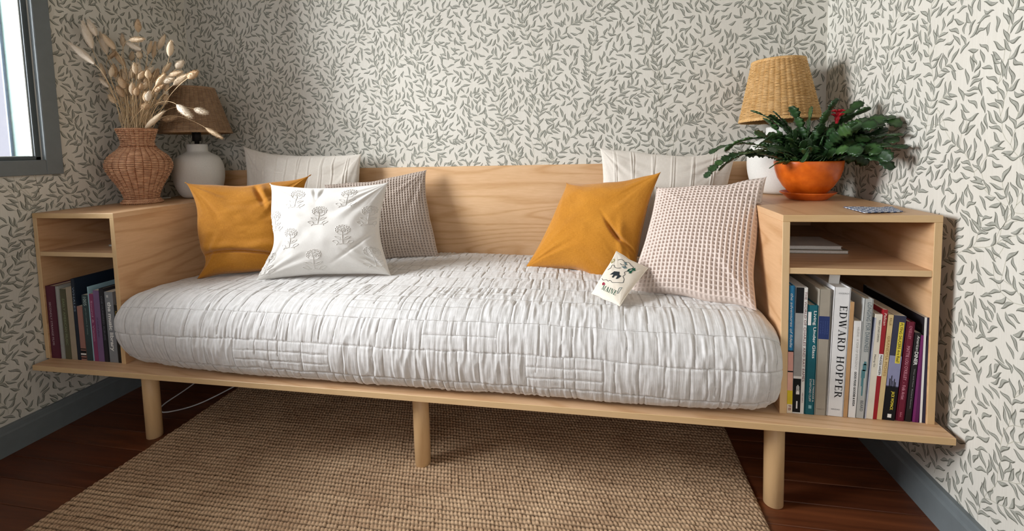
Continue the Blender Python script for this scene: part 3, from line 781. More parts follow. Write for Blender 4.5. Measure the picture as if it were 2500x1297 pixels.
def d_mustR(S, T_, X_, Y_):
    r = .014 * np.exp(-(((S - .86) + (T_ - .33) * .25) / .035) ** 2) * np.exp(-((T_ - .30) / .16) ** 2)
    r = r - .018 * np.exp(-(((S - .80) + (T_ - .36) * .9) / .022) ** 2) * np.exp(-((T_ - .38) / .13) ** 2)
    r = r - .012 * np.exp(-(((S - .90) + (T_ - .28) * 1.2) / .018) ** 2) * np.exp(-((T_ - .27) / .1) ** 2)
    return r + .0015 * fbm(S * 6, T_ * 6, 92, 2)
cushion('mustR', 'cushion', 'mustard linen cushion tilted on one corner beside blush waffle cushion', M_MUST, .068, 140, (.05, .05), d_mustR, 300, .2, .8, ed=lambda S, T: (.0 * S, -.075 * np.exp(-((S - .74) / .16) ** 2) * (1 - T) ** 3))
def d_white(S, T_, X_, Y_):
    r = -.006 * np.exp(-(((T_ - .10) - (S - .6) * .9) / .02) ** 2) * np.exp(-((S - .82) / .14) ** 2)
    r = r - .010 * np.exp(-(((S - .95) * .5 + (T_ - .12)) / .02) ** 2) * np.exp(-((S - .9) / .08) ** 2)
    r = r - .008 * np.exp(-((S - .47 - .12 * (T_ - .9)) / .016) ** 2) * np.exp(-((T_ - .93) / .08) ** 2) - .007 * np.exp(-((S - .42 + .3 * (T_ - .9)) / .014) ** 2) * np.exp(-((T_ - .93) / .07) ** 2)
    return r + .0018 * fbm(S * 8, T_ * 5, 95, 2)
wc = cushion('white', 'cushion', 'white linen cushion embroidered with flower sprigs in front of mustard cushion', M_WHITE, .070, 160, (.055, .055), d_white, 340, .3, .9, ed=lambda S, T: (.060 * np.exp(-((T - .36) / .22) ** 2) * (1 - S) ** 2 - .045 * np.exp(-((T - .5) / .3) ** 2) * S ** 2, -.012 * np.exp(-((S - .4) / .2) ** 2) * T ** 2))
# embroidered sprigs
def bez(*p, n=10):
    p = np.array(p, float); t_ = np.linspace(0, 1, n)[:, None]
    if len(p) == 3: return (1 - t_) ** 2 * p[0] + 2 * t_ * (1 - t_) * p[1] + t_ ** 2 * p[2]
    return (1 - t_) ** 3 * p[0] + 3 * t_ * (1 - t_) ** 2 * p[1] + 3 * t_ ** 2 * (1 - t_) * p[2] + t_ ** 3 * p[3]
def sprig():
    L = [np.array([(0, .0), (0, .2), (.01, .42), (0, .62)])]
    for q in (-1, 1):
        L += [bez((0, .04), (q * .25, -.08), (q * .48, .14)), bez((q * .48, .14), (q * .3, .26), (q * .2, .06)),
              bez((0, .22), (q * .2, .2), (q * .36, .36)), bez((q * .36, .36), (q * .2, .4), (q * .08, .27)),
              bez((q * .12, .0), (q * .22, .1), (q * .3, -.06)), bez((0, .48), (q * .18, .46), (q * .24, .56))]
    for i in range(9):
        a = math.radians(-20 + i * 27.5); c = np.array((0, .72)); d = np.array((math.cos(a) * .34, math.sin(a) * .25))
        e = np.array((-math.sin(a), math.cos(a))) * .07
        L.append(np.vstack([c + d * .62, c + d * .85 + e, c + d * 1.05, c + d * .85 - e, c + d * .62]))
    for i in range(6):
        a = math.radians(i * 60 + 10); c = np.array((0, .72)); d = np.array((math.cos(a) * .17, math.sin(a) * .12)); e = np.array((-math.sin(a), math.cos(a))) * .04
        L.append(np.vstack([c + d * .3, c + d * .8 + e, c + d * 1.1, c + d * .8 - e, c + d * .3]))
    return L
SP = sprig()
M_THREAD = plain('d6d2cc', .9, .1, 200, .05, .2)
for (s0, t0) in ((.27, .85), (.715, .85), (.5, .645), (.075, .60), (.925, .63), (.25, .40), (.725, .42), (.07, .16), (.48, .155), (.93, .18)):
    geo = []
    for ln in SP:
        k = np.linspace(0, 1, max(6, 2 * len(ln))); q = np.stack([np.interp(k, np.linspace(0, 1, len(ln)), ln[:, a]) for a in (0, 1)], -1)
        s = s0 + q[:, 0] * .185; tt = t0 + (q[:, 1] - .48) * .22
        s = np.clip(s, .012, .988); tt = np.clip(tt, .012, .988)
        geo.append(tube_geo(SURF['white'](s, tt, .0003), .0011, 5))
    Vg, Fg = join_geo(geo); link('embroidered_sprig', mesh(Vg, Fg), M_THREAD, wc, smooth=True)
# souvenir cushion
mc = cushion('maine', 'small_cushion', 'tiny printed souvenir cushion lettered MAINE resting on blush waffle cushion', linen('souvenir_cotton', 'eee6d8', 'ddd2c0', weave=2200, bump=.2), .016, 60, (.03, .02), None, 400, .1, .25, .4)
def on_maine(V, F, mat, name, h=.0007, thick=False):
    V = np.asarray(V, float); P_ = SURF['maine'](V[:, 0], V[:, 1], h)
    me = bpy.data.meshes.new(name); me.from_pydata([tuple(p) for p in P_], [], F); me.update(); return link(name, me, mat, mc)
def ribbon2(pts, wd):
    P_ = np.array(pts, float); k = np.linspace(0, 1, len(P_) * 3); P_ = np.stack([np.interp(k, np.linspace(0, 1, len(P_)), P_[:, a]) for a in (0, 1)], -1)
    T_ = np.gradient(P_, axis=0); T_ /= np.linalg.norm(T_, axis=1, keepdims=True) + 1e-9; N_ = np.stack([-T_[:, 1], T_[:, 0]], -1) * wd / 2
    V = np.vstack([P_ + N_ * [1, .62], P_ - N_ * [1, .62]]); n_ = len(P_); return V, [(i, i + 1, i + 1 + n_, i + n_) for i in range(n_ - 1)]
M_INK = plain('343a3e', .9, .05, 80, .1, 0); M_INKG = plain('2f5f4c', .9, .05, 80, .1, 0); M_INKR = plain('9a3c4c', .9, .05, 80, .1, 0); M_INKO = plain('a8a070', .9, .05, 80, .1, 0); M_INKL = plain('6d7f80', .9, .05, 80, .1, 0)
V, F = serif_tris('MAINE'); on_maine(np.c_[.30 + V[:, 0] * .48, .125 + V[:, 1] * .10], F, M_INKG, 'printed_lettering', .0009)
def multi(ribs, mat, name):
    Vs = []; Fs = []; o = 0
    for pts, wd in ribs:
        V, F = ribbon2(pts, wd); Vs.append(V); Fs += [tuple(i + o for i in q) for q in F]; o += len(V)
    on_maine(np.vstack(Vs), Fs, mat, name)
multi([([(.12, .34), (.2, .31), (.3, .35), (.36, .33), (.42, .37), (.5, .34), (.6, .37), (.72, .41), (.78, .44), (.74, .52), (.66, .56), (.68, .62), (.62, .66), (.68, .72), (.72, .78), (.74, .86), (.66, .87), (.52, .92), (.46, .88), (.32, .9), (.22, .84)], .015),
       ([(.14, .55), (.2, .62), (.17, .68), (.24, .7), (.3, .66), (.4, .68), (.46, .72)], .016),
       ([(.36, .80), (.42, .78), (.5, .82), (.55, .78)], .018)], M_INK, 'printed_outline')
on_maine([(.30, .47), (.36, .58), (.50, .62), (.55, .56), (.62, .55), (.58, .46), (.54, .44), (.52, .52), (.46, .50), (.45, .44), (.40, .44), (.40, .51)], [(0, 1, 2, 3, 8, 11), (3, 4, 5, 6, 7, 8), (8, 9, 10, 11)], M_INK, 'printed_cabin')
on_maine([(.66, .70), (.74, .72), (.73, .68), (.80, .70), (.78, .78), (.84, .80), (.79, .86), (.74, .83), (.66, .77)], [(0, 1, 2, 3, 4, 5, 6, 7, 8)], M_INKG, 'printed_tree')
on_maine([(.28 + .05 * math.cos(a), .245 + .03 * math.sin(a) * (1 + .3 * math.cos(3 * a))) for a in np.linspace(0, 6.28, 14)[:-1]], [tuple(range(13))], M_INKR, 'printed_berries')
on_maine([(.10 + .05 * math.cos(a), .77 + .06 * math.sin(a)) for a in np.linspace(0, 6.28, 12)[:-1]], [tuple(range(11))], M_INKO, 'printed_shrub')
on_maine([(.42, .86), (.48, .89), (.56, .84), (.52, .82)], [(0, 1, 2, 3)], M_INKL, 'printed_fish')
on_maine([(.44, .75), (.54, .80), (.62, .77), (.55, .73)], [(0, 1, 2, 3)], M_INKL, 'printed_fish')
multi([([(.80, .18), (.78, .30), (.84, .34), (.83, .2), (.80, .18)], .012)], M_INKL, 'printed_boat')

# ------------------------------------------------------------------ wicker
def wicker_mat(name, lo, hi):
    t = NT(name, .6, .3); f = t.noise(t.coord('Object', (1, 1, 1)), 55, 3); g = t.noise(t.coord('Object', (1, 1, 6)), 400, 2)
    t.col(t.ramp(t.math('ADD', t.math('MULTIPLY', f, .7), t.math('MULTIPLY', g, .3)), [(.3, lin(lo)), (.7, lin(hi))])); t.bump(g, .2, .0008); return t.m
def weave(profile, pitch, rr, stakes, amp, seg=4):
    # horizontal strands woven in front of and behind upright stakes
    pr = np.array(profile, float); Ls = np.r_[0, np.cumsum(np.linalg.norm(np.diff(pr, axis=0), axis=1))]
    n = int(Ls[-1] / pitch); geo = []; N = stakes * seg; a = np.linspace(0, 2 * np.pi, N, endpoint=False)
    for i in range(n):
        s = (i + .5) * Ls[-1] / n; r = np.interp(s, Ls, pr[:, 0]); z = np.interp(s, Ls, pr[:, 1])
        ph = 0 if i % 2 == 0 else np.pi
        R = r + amp * (np.abs(np.cos(a * stakes / 2)) ** .7 - .5) + .22 * amp * np.cos(a * stakes / 2 + ph) + .0005 * vn(a * 9, a * 0 + i, 7)
        Z_ = z + .0006 * vn(a * 6, a * 0 + i * 3, 9)
        geo.append(tube_geo(np.stack([R * np.cos(a), R * np.sin(a), Z_], -1), rr, 5, True))
    return join_geo(geo)
def stakes_geo(profile, stakes, r, off=0.0):
    geo = []; pr = np.array(profile, float)
    for i in range(stakes):
        a = (i + .5) * 2 * np.pi / stakes
        geo.append(tube_geo(np.stack([(pr[:, 0] + off) * np.cos(a), (pr[:, 0] + off) * np.sin(a), pr[:, 1]], -1), r, 5))
    return join_geo(geo)
def braid(r, z, amp, n, rr, tilt=0.0):
    geo = []; a = np.linspace(0, 2 * np.pi, 160, endpoint=False)
    for ph in (0, np.pi * 2 / 3, np.pi * 4 / 3):
        R = r + amp * np.cos(n * a + ph); Z_ = z + amp * .8 * np.sin(n * a + ph); geo.append(tube_geo(np.stack([R * np.cos(a), R * np.sin(a), Z_], -1), rr, 5, True))
    return join_geo(geo)
VX, VY = -1.385, .335
vase = tag(empty('wicker_vase', (VX, VY, ZT)), 'bulbous reddish woven wicker vase holding dried grasses on left shelf unit', 'vase')
vp, _ = crom([(.058, .008), (.053, .022), (.058, .045), (.074, .080), (.093, .115), (.103, .142), (.102, .162), (.089, .186), (.066, .206), (.053, .222), (.049, .240), (.054, .262), (.061, .285)], 60)
M_WV = wicker_mat('vase_willow', 'ad7a59', 'e3b48f'); M_WVD = wicker_mat('vase_willow_dark', '6f4029', 'a36d4a')
V, F = weave(vp, .0068, .0030, 26, .0042, 8); tag(link('woven_wall', mesh(V, F), M_WV, vase, smooth=True), kind='stuff')
V, F = stakes_geo(vp, 26, .0020); tag(link('stake', mesh(V, F), M_WVD, vase, smooth=True), kind='stuff')
V, F = join_geo([braid(.062, .006, .004, 20, .0028), braid(.057, .014, .003, 20, .0024)]); link('foot_braid', mesh(V, F), M_WV, vase, smooth=True)
V, F = braid(.062, .288, .003, 22, .0023); link('rim_braid', mesh(V, F), M_WV, vase, smooth=True)
V, F = braid(.055, .220, .0028, 18, .0022); link('neck_braid', mesh(V, F), M_WVD, vase, smooth=True)
lathe('lining', [(0, .012), (.045, .012)] + [(r - .010, z) for r, z in vp[3:]] , plain('4a2c1c', .9), vase)

# ------------------------------------------------------------------ dried grasses
GRASS=[[-1.388,0.203,1.283,-1.467,0.193,1.352],[-1.448,0.246,1.35,-1.466,0.236,1.438],[-1.443,0.26,1.398,-1.458,0.25,1.45],[-1.461,0.307,1.342,-1.467,0.297,1.414],[-1.393,0.284,1.351,-1.426,0.274,1.4],[-1.412,0.335,1.297,-1.451,0.325,1.357],[-1.459,0.292,1.247,-1.46,0.282,1.297],[-1.416,0.294,1.251,-1.406,0.284,1.292],[-1.469,0.38,1.385,-1.457,0.37,1.427],[-1.327,0.287,1.381,-1.26,0.277,1.378],[-1.326,0.329,1.353,-1.372,0.319,1.378],[-1.359,0.348,1.325,-1.348,0.338,1.353],[-1.341,0.335,1.423,-1.327,0.325,1.462],[-1.331,0.358,1.344,-1.3,0.348,1.384],[-1.334,0.381,1.335,-1.307,0.371,1.387],[-1.34,0.413,1.374,-1.298,0.403,1.419],[-1.186,0.313,1.32,-1.164,0.303,1.367],[-1.215,0.367,1.285,-1.176,0.357,1.306],[-1.288,0.374,1.272,-1.24,0.364,1.302],[-1.176,0.314,1.214,-1.109,0.304,1.242],[-1.069,0.27,1.226,-1.02,0.26,1.243],[-1.466,0.406,1.335,-1.447,0.396,1.364],[-1.373,0.315,1.245,-1.331,0.305,1.291],[-1.4,0.317,1.235,-1.383,0.307,1.282],[-1.454,0.404,1.262,-1.409,0.394,1.284],[-1.357,0.358,1.266,-1.306,0.348,1.287],[-1.334,0.341,1.225,-1.298,0.331,1.25],[-1.357,0.386,1.242,-1.311,0.376,1.283],[-1.213,0.275,1.208,-1.163,0.265,1.242],[-1.298,0.376,1.218,-1.253,0.366,1.256],[-1.308,0.326,1.166,-1.294,0.316,1.195],[-1.232,0.284,1.186,-1.183,0.274,1.206],[-1.353,0.369,1.163,-1.274,0.359,1.155],[-1.46,0.36,1.231,-1.43,0.35,1.193],[-1.313,0.301,1.13,-1.274,0.291,1.143],[-1.414,0.365,1.12,-1.382,0.355,1.134],[-1.32,0.315,1.057,-1.23,0.305,1.109],[-1.312,0.381,1.091,-1.247,0.371,1.098],[-1.158,0.378,1.127,-1.098,0.368,1.111],[-1.157,0.303,1.136,-1.096,0.293,1.094],[-1.128,0.394,1.054,-1.055,0.384,1.016],[-1.392,0.369,1.035,-1.38,0.359,0.999],[-1.466,0.372,1.168,-1.446,0.362,1.205],[-1.466,0.343,1.085,-1.443,0.333,1.119],[-1.216,0.334,1.252,-1.153,0.324,1.26],[-1.462,0.354,1.255,-1.443,0.344,1.285],[-1.46,0.372,1.219,-1.46,0.362,1.25],[-1.292,0.285,1.195,-1.278,0.275,1.217],[-1.468,0.317,1.325,-1.422,0.307,1.346],[-1.235,0.329,1.228,-1.186,0.319,1.236],[-1.372,0.342,1.274,-1.37,0.332,1.298],[-1.262,0.292,1.237,-1.252,0.282,1.265],[-1.391,0.375,1.242,-1.392,0.365,1.269]]
M_HEADS = [plain('e4cfb2', .95, .05, 120, .1, .3), plain('dcc4a4', .95, .05, 120, .1, .3), plain('eadcc8', .95, .05, 120, .1, .3), plain('d0b493', .95, .05, 120, .1, .3)]
M_STALK = plain('dcc19a', .8, .1, 60, .12, .1)
def head_mesh(fat, seed):
    rg = np.random.default_rng(seed); t_ = np.linspace(0, 1, 9); r = fat * np.sin(np.pi * (t_ * .94 + .04)) ** .7 * (1 - .35 * t_)
    V, F = lathe_geo([(a, b) for a, b in zip(r, t_)], 10); V = V * (1 + 0); F = F.tolist(); V = V.tolist()
    for i in range(420):
        a = rg.uniform(0, 6.283); h = rg.uniform(.02, .98); rr = float(np.interp(h, t_, r)); d = np.array([math.cos(a), math.sin(a), rg.uniform(.5, 1.5)]); d /= np.linalg.norm(d)
        p = np.array([math.cos(a) * rr * .9, math.sin(a) * rr * .9, h]); q = np.array([-math.sin(a), math.cos(a), 0]) * .012
        o = len(V); V += [list(p + q), list(p - q), list(p + d * rg.uniform(.06, .15))]; F.append([o, o + 1, o + 2])
    me = bpy.data.meshes.new('head'); me.from_pydata(V, [], F); me.update(); me.shade_smooth(); return me
HM = []
for i, mm in enumerate(M_HEADS):
    for fat in (.17, .23):
        h = head_mesh(fat, 20 + i); h.materials.append(mm); HM.append(h)
rg = random.Random(9)
special = {0: 'long pale dried grass leaning furthest left out of the wicker vase', 38: 'dried grass arching right across the lampshade with white head',
           40: 'dried grass drooping lowest right over the lampshade edge', 41: 'tiny dried grass head hanging straight down over the vase rim', 12: 'single tan dried grass head rising tallest of the bunch'}
for i in range(26):        # the heads crowded in the middle of the bunch
    bx = rg.uniform(-1.44, -1.24); bz = 1.215 + rg.uniform(-.05, .055) - .25 * abs(bx + 1.34); an = (bx + 1.36) * 5 + rg.uniform(-.5, .5); l_ = rg.uniform(.026, .042)
    by = rg.uniform(.27, .41); GRASS.append([bx, by, bz, bx + math.sin(an) * l_, by - rg.uniform(0, .012), bz + math.cos(an) * l_])
for gi, g in enumerate(GRASS):
    b = np.array(g[:3]); tp = np.array(g[3:]); ln = np.linalg.norm(tp - b); dv = (tp - b) / ln
    root = np.array([VX + rg.uniform(-.045, .045), VY + rg.uniform(-.045, .045), ZT + .27])
    root[0] += .25 * np.clip(b[0] - VX, -.15, .15)
    hr = math.hypot(root[0] - VX, root[1] - VY)
    if hr > .043: root[0] = VX + (root[0] - VX) * .043 / hr; root[1] = VY + (root[1] - VY) * .043 / hr
    up = np.array([ (b[0] - root[0]) * .25, (b[1] - root[1]) * .2, max(.08, (b[2] - root[2]) * .55)])
    if gi in (38, 40, 39): up = np.array([.05, 0, .13])
    if gi == 41: up = np.array([0, -.02, .08])
    pts = bez(root, root + up, b - dv * max(.03, .25 * np.linalg.norm(b - root)), b, n=14)
    low = np.array([root - up * .5 + np.array([(VX - root[0]) * .6, (VY - root[1]) * .6, -.08])])
    pts = np.vstack([low, pts])
    e = empty('dried_grass', tuple(root))
    tag(e, special.get(gi, 'beige bunny tail grass standing in the thick of the wicker vase bunch'), 'dried grass', None if gi in special else 'dried grasses in the wicker vase')
    V, F = tube_geo(pts - root, np.linspace(.0011, .0008, len(pts)), 5); link('stalk', mesh(V, F), M_STALK, e, smooth=True)
    hm = HM[rg.choice(range(len(HM)))]
    if gi in (0, 1, 2, 3, 9, 38, 41): hm = HM[rg.choice((0, 4, 5))]
    h = bpy.data.objects.new('seed_head', hm); COL.objects.link(h); h.parent = e
    h.location = tuple(b - root); h.rotation_euler = Vector(dv).to_track_quat('Z', 'Y').to_euler()
    fat = .056 if ln > .06 else .050
    h.scale = (fat * rg.uniform(.9, 1.25),) * 2 + (ln * 1.12,)
# bare thin stalks that fill the bunch
for i in range(64):
    a = rg.uniform(0, 6.28); r0 = rg.uniform(0, .043); root = np.array([VX + r0 * math.cos(a), VY + r0 * math.sin(a), ZT + .27])
    tipp = np.array([max(-1.49, VX + math.cos(a) * rg.uniform(.02, .14) + .03), VY + math.sin(a) * rg.uniform(.0, .09) - .02, rg.uniform(1.14, 1.30)])
    mid = (root + tipp) / 2 + np.array([rg.uniform(-.01, .01), 0, .03])
    pts = np.vstack([[root + (0, 0, -.1)], bez(root, mid, tipp, n=9)])
    V, F = tube_geo(pts, np.linspace(.0012, .0007, len(pts)), 5)
    o = link('dried_stalk', mesh(V, F), M_STALK, smooth=True); tag(o, 'thin bare straw stalk among the dried grasses in the wicker vase', 'dried stalk', 'bare stalks in the wicker vase')

# ------------------------------------------------------------------ lamps
t = NT('matte_ceramic', .75, .25); f = t.noise(t.coord('Object', (1, 1, 1)), 260, 2); t.col(t.ramp(f, [(.35, lin('d8d5ce')), (.6, lin('dddad3'))])); t.bump(f, .15, .001); M_CER = t.m
M_CHROME = plain('c0c0c0', .25, .5, 10, .02, 0, 1.0); M_BLACK = plain('1c1a1a', .5)
def lamp(x, y, rb, rt, zb, zt, rbody, label, shc, tilt=0.0):
    e = tag(empty('table_lamp', (x, y, ZT)), label, 'lamp')
    bp_, _ = crom([(.055 * rbody / .11, .0), (.078 * rbody / .11, .010), (.1 * rbody / .11, .045), (rbody, .095), (rbody * .97, .140), (rbody * .80, .176), (rbody * .50, .194), (.040, .200)], 40)
    lathe('lamp_base', [(0, 0)] + [tuple(q) for q in bp_] + [(.039, .204), (.039, .228), (.036, .231), (0, .231)], M_CER, e, 72)
    lathe('socket', [(0, .231), (.009, .231), (.009, .243), (.017, .245), (.017, .285), (.012, .29), (0, .29)], M_BLACK, e, 24)
    lathe('neck_rod', [(0, .231), (.005, .231), (.005, .246), (0, .246)], M_CHROME, e, 12)
    V, F = lathe_geo([(0, .285), (.014, .29), (.028, .325), (.026, .35), (0, .368)], 24); link('bulb', mesh(V, F), plain('ded9cc', .3, .5, 10, .01, 0), e, smooth=True)
    h = zt - zb; sh = link('lamp_shade_hub', mesh(*tube_geo([(-rt, 0, h - .01), (0, 0, h - .014), (rt, 0, h - .01)], .0014, 5)), M_CHROME, e); sh.location = (0, 0, zb - ZT); sh.rotation_euler = (tilt, tilt * .5, 0)
    pr = [(rb, 0), (rb * .5 + rt * .5, h * .5), (rt, h)]
    mw, md = shc
    V, F = weave(pr, .0050, .0022, 36, .0026, 8); s = link('lamp_shade', mesh(V, F), mw, e, smooth=True); s.location = (0, 0, zb - ZT); s.rotation_euler = (tilt, tilt * .5, 0)
    V, F = stakes_geo(pr, 36, .0013); s2 = tag(link('shade_rib', mesh(V, F), md, s, smooth=True), kind='stuff')
    for (r, z, nm) in ((rb, 0, 'bottom_hoop'), (rt, h, 'top_hoop')):
        V, F = join_geo([braid(r, z + dz, .0016, 24, .0019) for dz in (0, .0035)]); link(nm, mesh(V, F), mw, s, smooth=True)
    V, F = lathe_geo([(rb - .0075, .002), (rt - .0075, h - .002)], 64); link('shade_lining', mesh(V, F), plain('a98256', .9, .05), s, smooth=True)
    return e
SH1 = (wicker_mat('shade_rattan_left', '8e7158', 'b39474'), wicker_mat('shade_stake_left', '745a45', '957760'))
SH2 = (wicker_mat('shade_rattan_right', 'c09355', 'e0b983'), wicker_mat('shade_stake_right', 'a5773f', 'c99e64'))
lamp(-1.328, .55, .134, .078, 1.045, 1.232, .096, 'white ceramic lamp with reddish wicker shade behind the wicker vase', SH1, 0.0)
lamp(.995, .58, .124, .081, 1.018, 1.218, .098, 'white ceramic lamp with honey wicker shade behind the potted cactus', SH2, -.03)
cd = tube('lamp_cord', bez((-1.43, .50, ZT + .004), (-1.46, .44, ZT + .004), (-1.475, .50, ZT + .004), (-1.49, .66, ZT + .004), n=16), .0022, plain('d8d4cc', .6)); tag(cd, 'short white lamp cord lying beside left lamp base', 'cord')
cp = crom([(-1.10, .66, .20), (-1.16, .50, .10), (-1.22, .32, .035), (-1.245, .235, .012), (-1.225, .20, .006), (-1.18, .205, .006), (-1.12, .27, .006), (-1.06, .40, .02), (-1.02, .60, .02)], 60)[0]
tag(tube('power_cord', cp, .0023, plain('c9c9cc', .5)), 'thin white power cord looping behind left leg under the daybed', 'cord')

# ------------------------------------------------------------------ potted cactus
PX_, PY_ = 1.014, .392
pot = tag(empty('plant_pot', (PX_, PY_, ZT)), 'glossy orange ceramic pot on matching saucer on right shelf unit', 'plant pot')
M_OR = NT('orange_glaze', .28, .5); f = M_OR.noise(M_OR.coord(), 60, 3); M_OR.col(M_OR.ramp(f, [(.3, lin('c4560f')), (.7, lin('d76718'))])); M_OR = M_OR.m
lathe('bowl', [(0, .018), (.046, .018), (.052, .024), (.068, .042), (.083, .068), (.0905, .094), (.093, .116), (.0925, .120), (.089, .120), (.087, .112), (.078, .075), (.05, .035), (0, .032)], M_OR, pot, 80)
lathe('saucer', [(0, 0), (.048, 0), (.052, .002), (.066, .014), (.075, .021), (.0765, .0235), (.074, .0245), (.064, .017), (.050, .010), (0, .009)], M_OR, pot, 80)
lathe('soil', [(0, .104), (.086, .104), (.0865, .100)], plain('2b1d14', .95, .1, 200, .3, .8), pot, 40)
cactus = tag(empty('christmas_cactus', (PX_, PY_, ZT + .104)), 'leafy green holiday cactus with arching flat stems and one red bloom', 'plant')
def seg_mesh(seed):
    rg = np.random.default_rng(seed); n = 13; tt = np.linspace(0, 1, n); r = .0058 + .0105 * np.sin(np.pi * np.clip(tt * .9 + .05, 0, 1)) ** .65
    r = r * (1 + .16 * np.cos(tt * 6 * np.pi + rg.uniform(-.3, .3))); r[0] = .003; r[-1] = .0075
    V = []; F = []
    for i in range(n):
        z = tt[i] * .036; w_ = r[i]; cz = .0022 * math.sin(math.pi * tt[i])
        V += [(-w_, cz * .8 + .001, z), (-w_ * .45, .0018 + cz * .2, z), (0, .0006, z), (w_ * .45, .0018 + cz * .2, z), (w_, cz * .8 + .001, z), (w_ * .45, -.0016, z), (-w_ * .45, -.0016, z)]
    for i in range(n - 1):
        for j in range(7): a = i * 7 + j; b = i * 7 + (j + 1) % 7; F.append((a, b, b + 7, a + 7))
    F.append(tuple(range(7))[::-1]); F.append(tuple((n - 1) * 7 + j for j in range(7)))
    me = bpy.data.meshes.new('stem_segment'); me.from_pydata(V, [], F); me.update(); me.shade_smooth(); return me
t = NT('cactus_green', .38, .45); f = t.noise(t.coord('Object', (1, 1, 1)), 45, 2); oi = t.t.nodes.new('ShaderNodeObjectInfo')
c1 = t.ramp(f, [(.3, lin('1b301a')), (.7, lin('2c4a27'))]); c2 = t.ramp(f, [(.3, lin('2c4724')), (.7, lin('4c6e36'))])
t.col(t.mix(t.math('MULTIPLY', t.math('POWER', oi.outputs['Random'], 2.2), .9), c1, c2)); t.bump(f, .1, .001)
t.b.inputs['Subsurface Weight'].default_value = 0.0
SM = [seg_mesh(i) for i in range(4)]
for s in SM: s.materials.append(t.m)
rg = random.Random(21); count = 0
def chain(start, az, el, n, droop, size=1.0, roll=None):   # one arching stem of flat segments
    global count
    p = np.array(start, float); el_ = el; r_ = rg.uniform(-1.6, 1.6) if roll is None else roll + rg.uniform(-.5, .5)
    for i in range(n):
        if count >= 299: return
        d = np.array([math.cos(az) * math.cos(el_), math.sin(az) * math.cos(el_), math.sin(el_)])
        sz = size * rg.uniform(.9, 1.12) * (1.0 if i else .9); ln = .036 * sz
        q = p + d * ln
        if q[0] > 1.188 or q[1] > .692: return
        if q[2] < ZT + .03 and q[0] > .82: return
        o = bpy.data.objects.new('stem_segment', SM[rg.randrange(4)]); COL.objects.link(o); o.parent = cactus
        o.location = tuple(p - np.array([PX_, PY_, ZT + .104]))
        # flat side turned up
        zq = Vector(d); up = Vector((0, 0, 1)); x_ = zq.cross(up)
        if x_.length < .05: x_ = Vector((1, 0, 0))
        x_.normalize(); y_ = zq.cross(x_) ; Mx = Matrix((x_, -y_, zq)).transposed()
        if Mx.determinant() < 0: Mx = Matrix((-x_, -y_, zq)).transposed()
        o.rotation_euler = (Mx @ Matrix.Rotation(r_ * .8, 3, 'Z')).to_euler(); o.scale = (sz * 1.08, sz, sz)
        count += 1; p = q - d * .002; el_ -= droop * rg.uniform(.6, 1.4); az += rg.uniform(-.22, .22); r_ += rg.uniform(-.35, .35)
# signature stems of the photograph, then the mass
zr = ZT + .12
LS = .80      # the left hand stems carry smaller segments, the right hand ones larger
chain((PX_ - .06, PY_ - .02, zr), math.radians(190), .50, 11, .155, LS, 0)
chain((PX_ - .05, PY_ - .05, zr), math.radians(203), .62, 9, .20, LS, .2)
chain((PX_ - .06, PY_ + .01, zr), math.radians(178), .78, 9, .18, LS, 0)
chain((PX_ - .05, PY_ - .03, zr), math.radians(195), .95, 9, .20, LS, .3)
chain((PX_ - .07, PY_ - .05, zr - .005), math.radians(212), .15, 3, .35, .75, 1)
chain((PX_ - .02, PY_ - .03, zr), math.radians(186), 1.22, 7, .16, .95, 0)
chain((PX_ - .02, PY_, zr), math.radians(170), 1.35, 6, .14, .9, 0)
chain((PX_ + .04, PY_ - .05, zr), math.radians(-38), .75, 7, .19, 1.0, 0)
chain((PX_ + .04, PY_ - .06, zr), math.radians(-47), .55, 6, .14, .95, .4)
chain((PX_ + .04, PY_ - .03, zr), math.radians(-32), 1.15, 9, .24, 1.05, .4)
chain((PX_ + .02, PY_ - .04, zr), math.radians(-42), 1.3, 9, .26, 1.05, .4)
chain((PX_ + .00, PY_ - .03, zr), math.radians(-60), 1.45, 5, .12, 1.1, .4)
chain((PX_ + .01, PY_ - .06, zr - .005), math.radians(-75), .75, 4, .42, 1.0, .9)
chain((PX_ - .03, PY_ - .06, zr - .005), math.radians(-105), .8, 4, .42, .9, .6)
chain((PX_ + .04, PY_ - .06, zr - .005), math.radians(-60), .9, 5, .40, 1.1, 1.0)
chain((PX_ - .03, PY_ - .01, zr), math.radians(160), 1.4, 6, .12, .9, .8)
chain((PX_ - .01, PY_ - .02, zr), math.radians(240), 1.4, 5, .08, .95, 1.2)
chain((PX_ + .03, PY_ - .01, zr), math.radians(-20), 1.35, 6, .14, 1.0, 1.2)
chain((PX_ - .01, PY_ - .02, zr), math.radians(190), 1.45, 5, .10, 1.0, .7)
chain((PX_ - .02, PY_ - .02, zr), math.radians(200), 1.1, 8, .22, .85, .4)
chain((PX_ + .05, PY_ - .07, zr), math.radians(-52), .70, 8, .20, 1.0, .3)
chain((PX_ + .05, PY_ - .06, zr), math.radians(-44), .85, 8, .17, .9, .5)
chain((PX_ + .03, PY_ - .02, zr), math.radians(-30), 1.02, 6, .16, 1.15, 0)
chain((PX_ + .03, PY_ - .05, zr), math.radians(-65), .55, 5, .34, 1.1, .8)
chain((PX_ + .05, PY_ - .04, zr), math.radians(-40), .95, 7, .26, 1.1, .6)
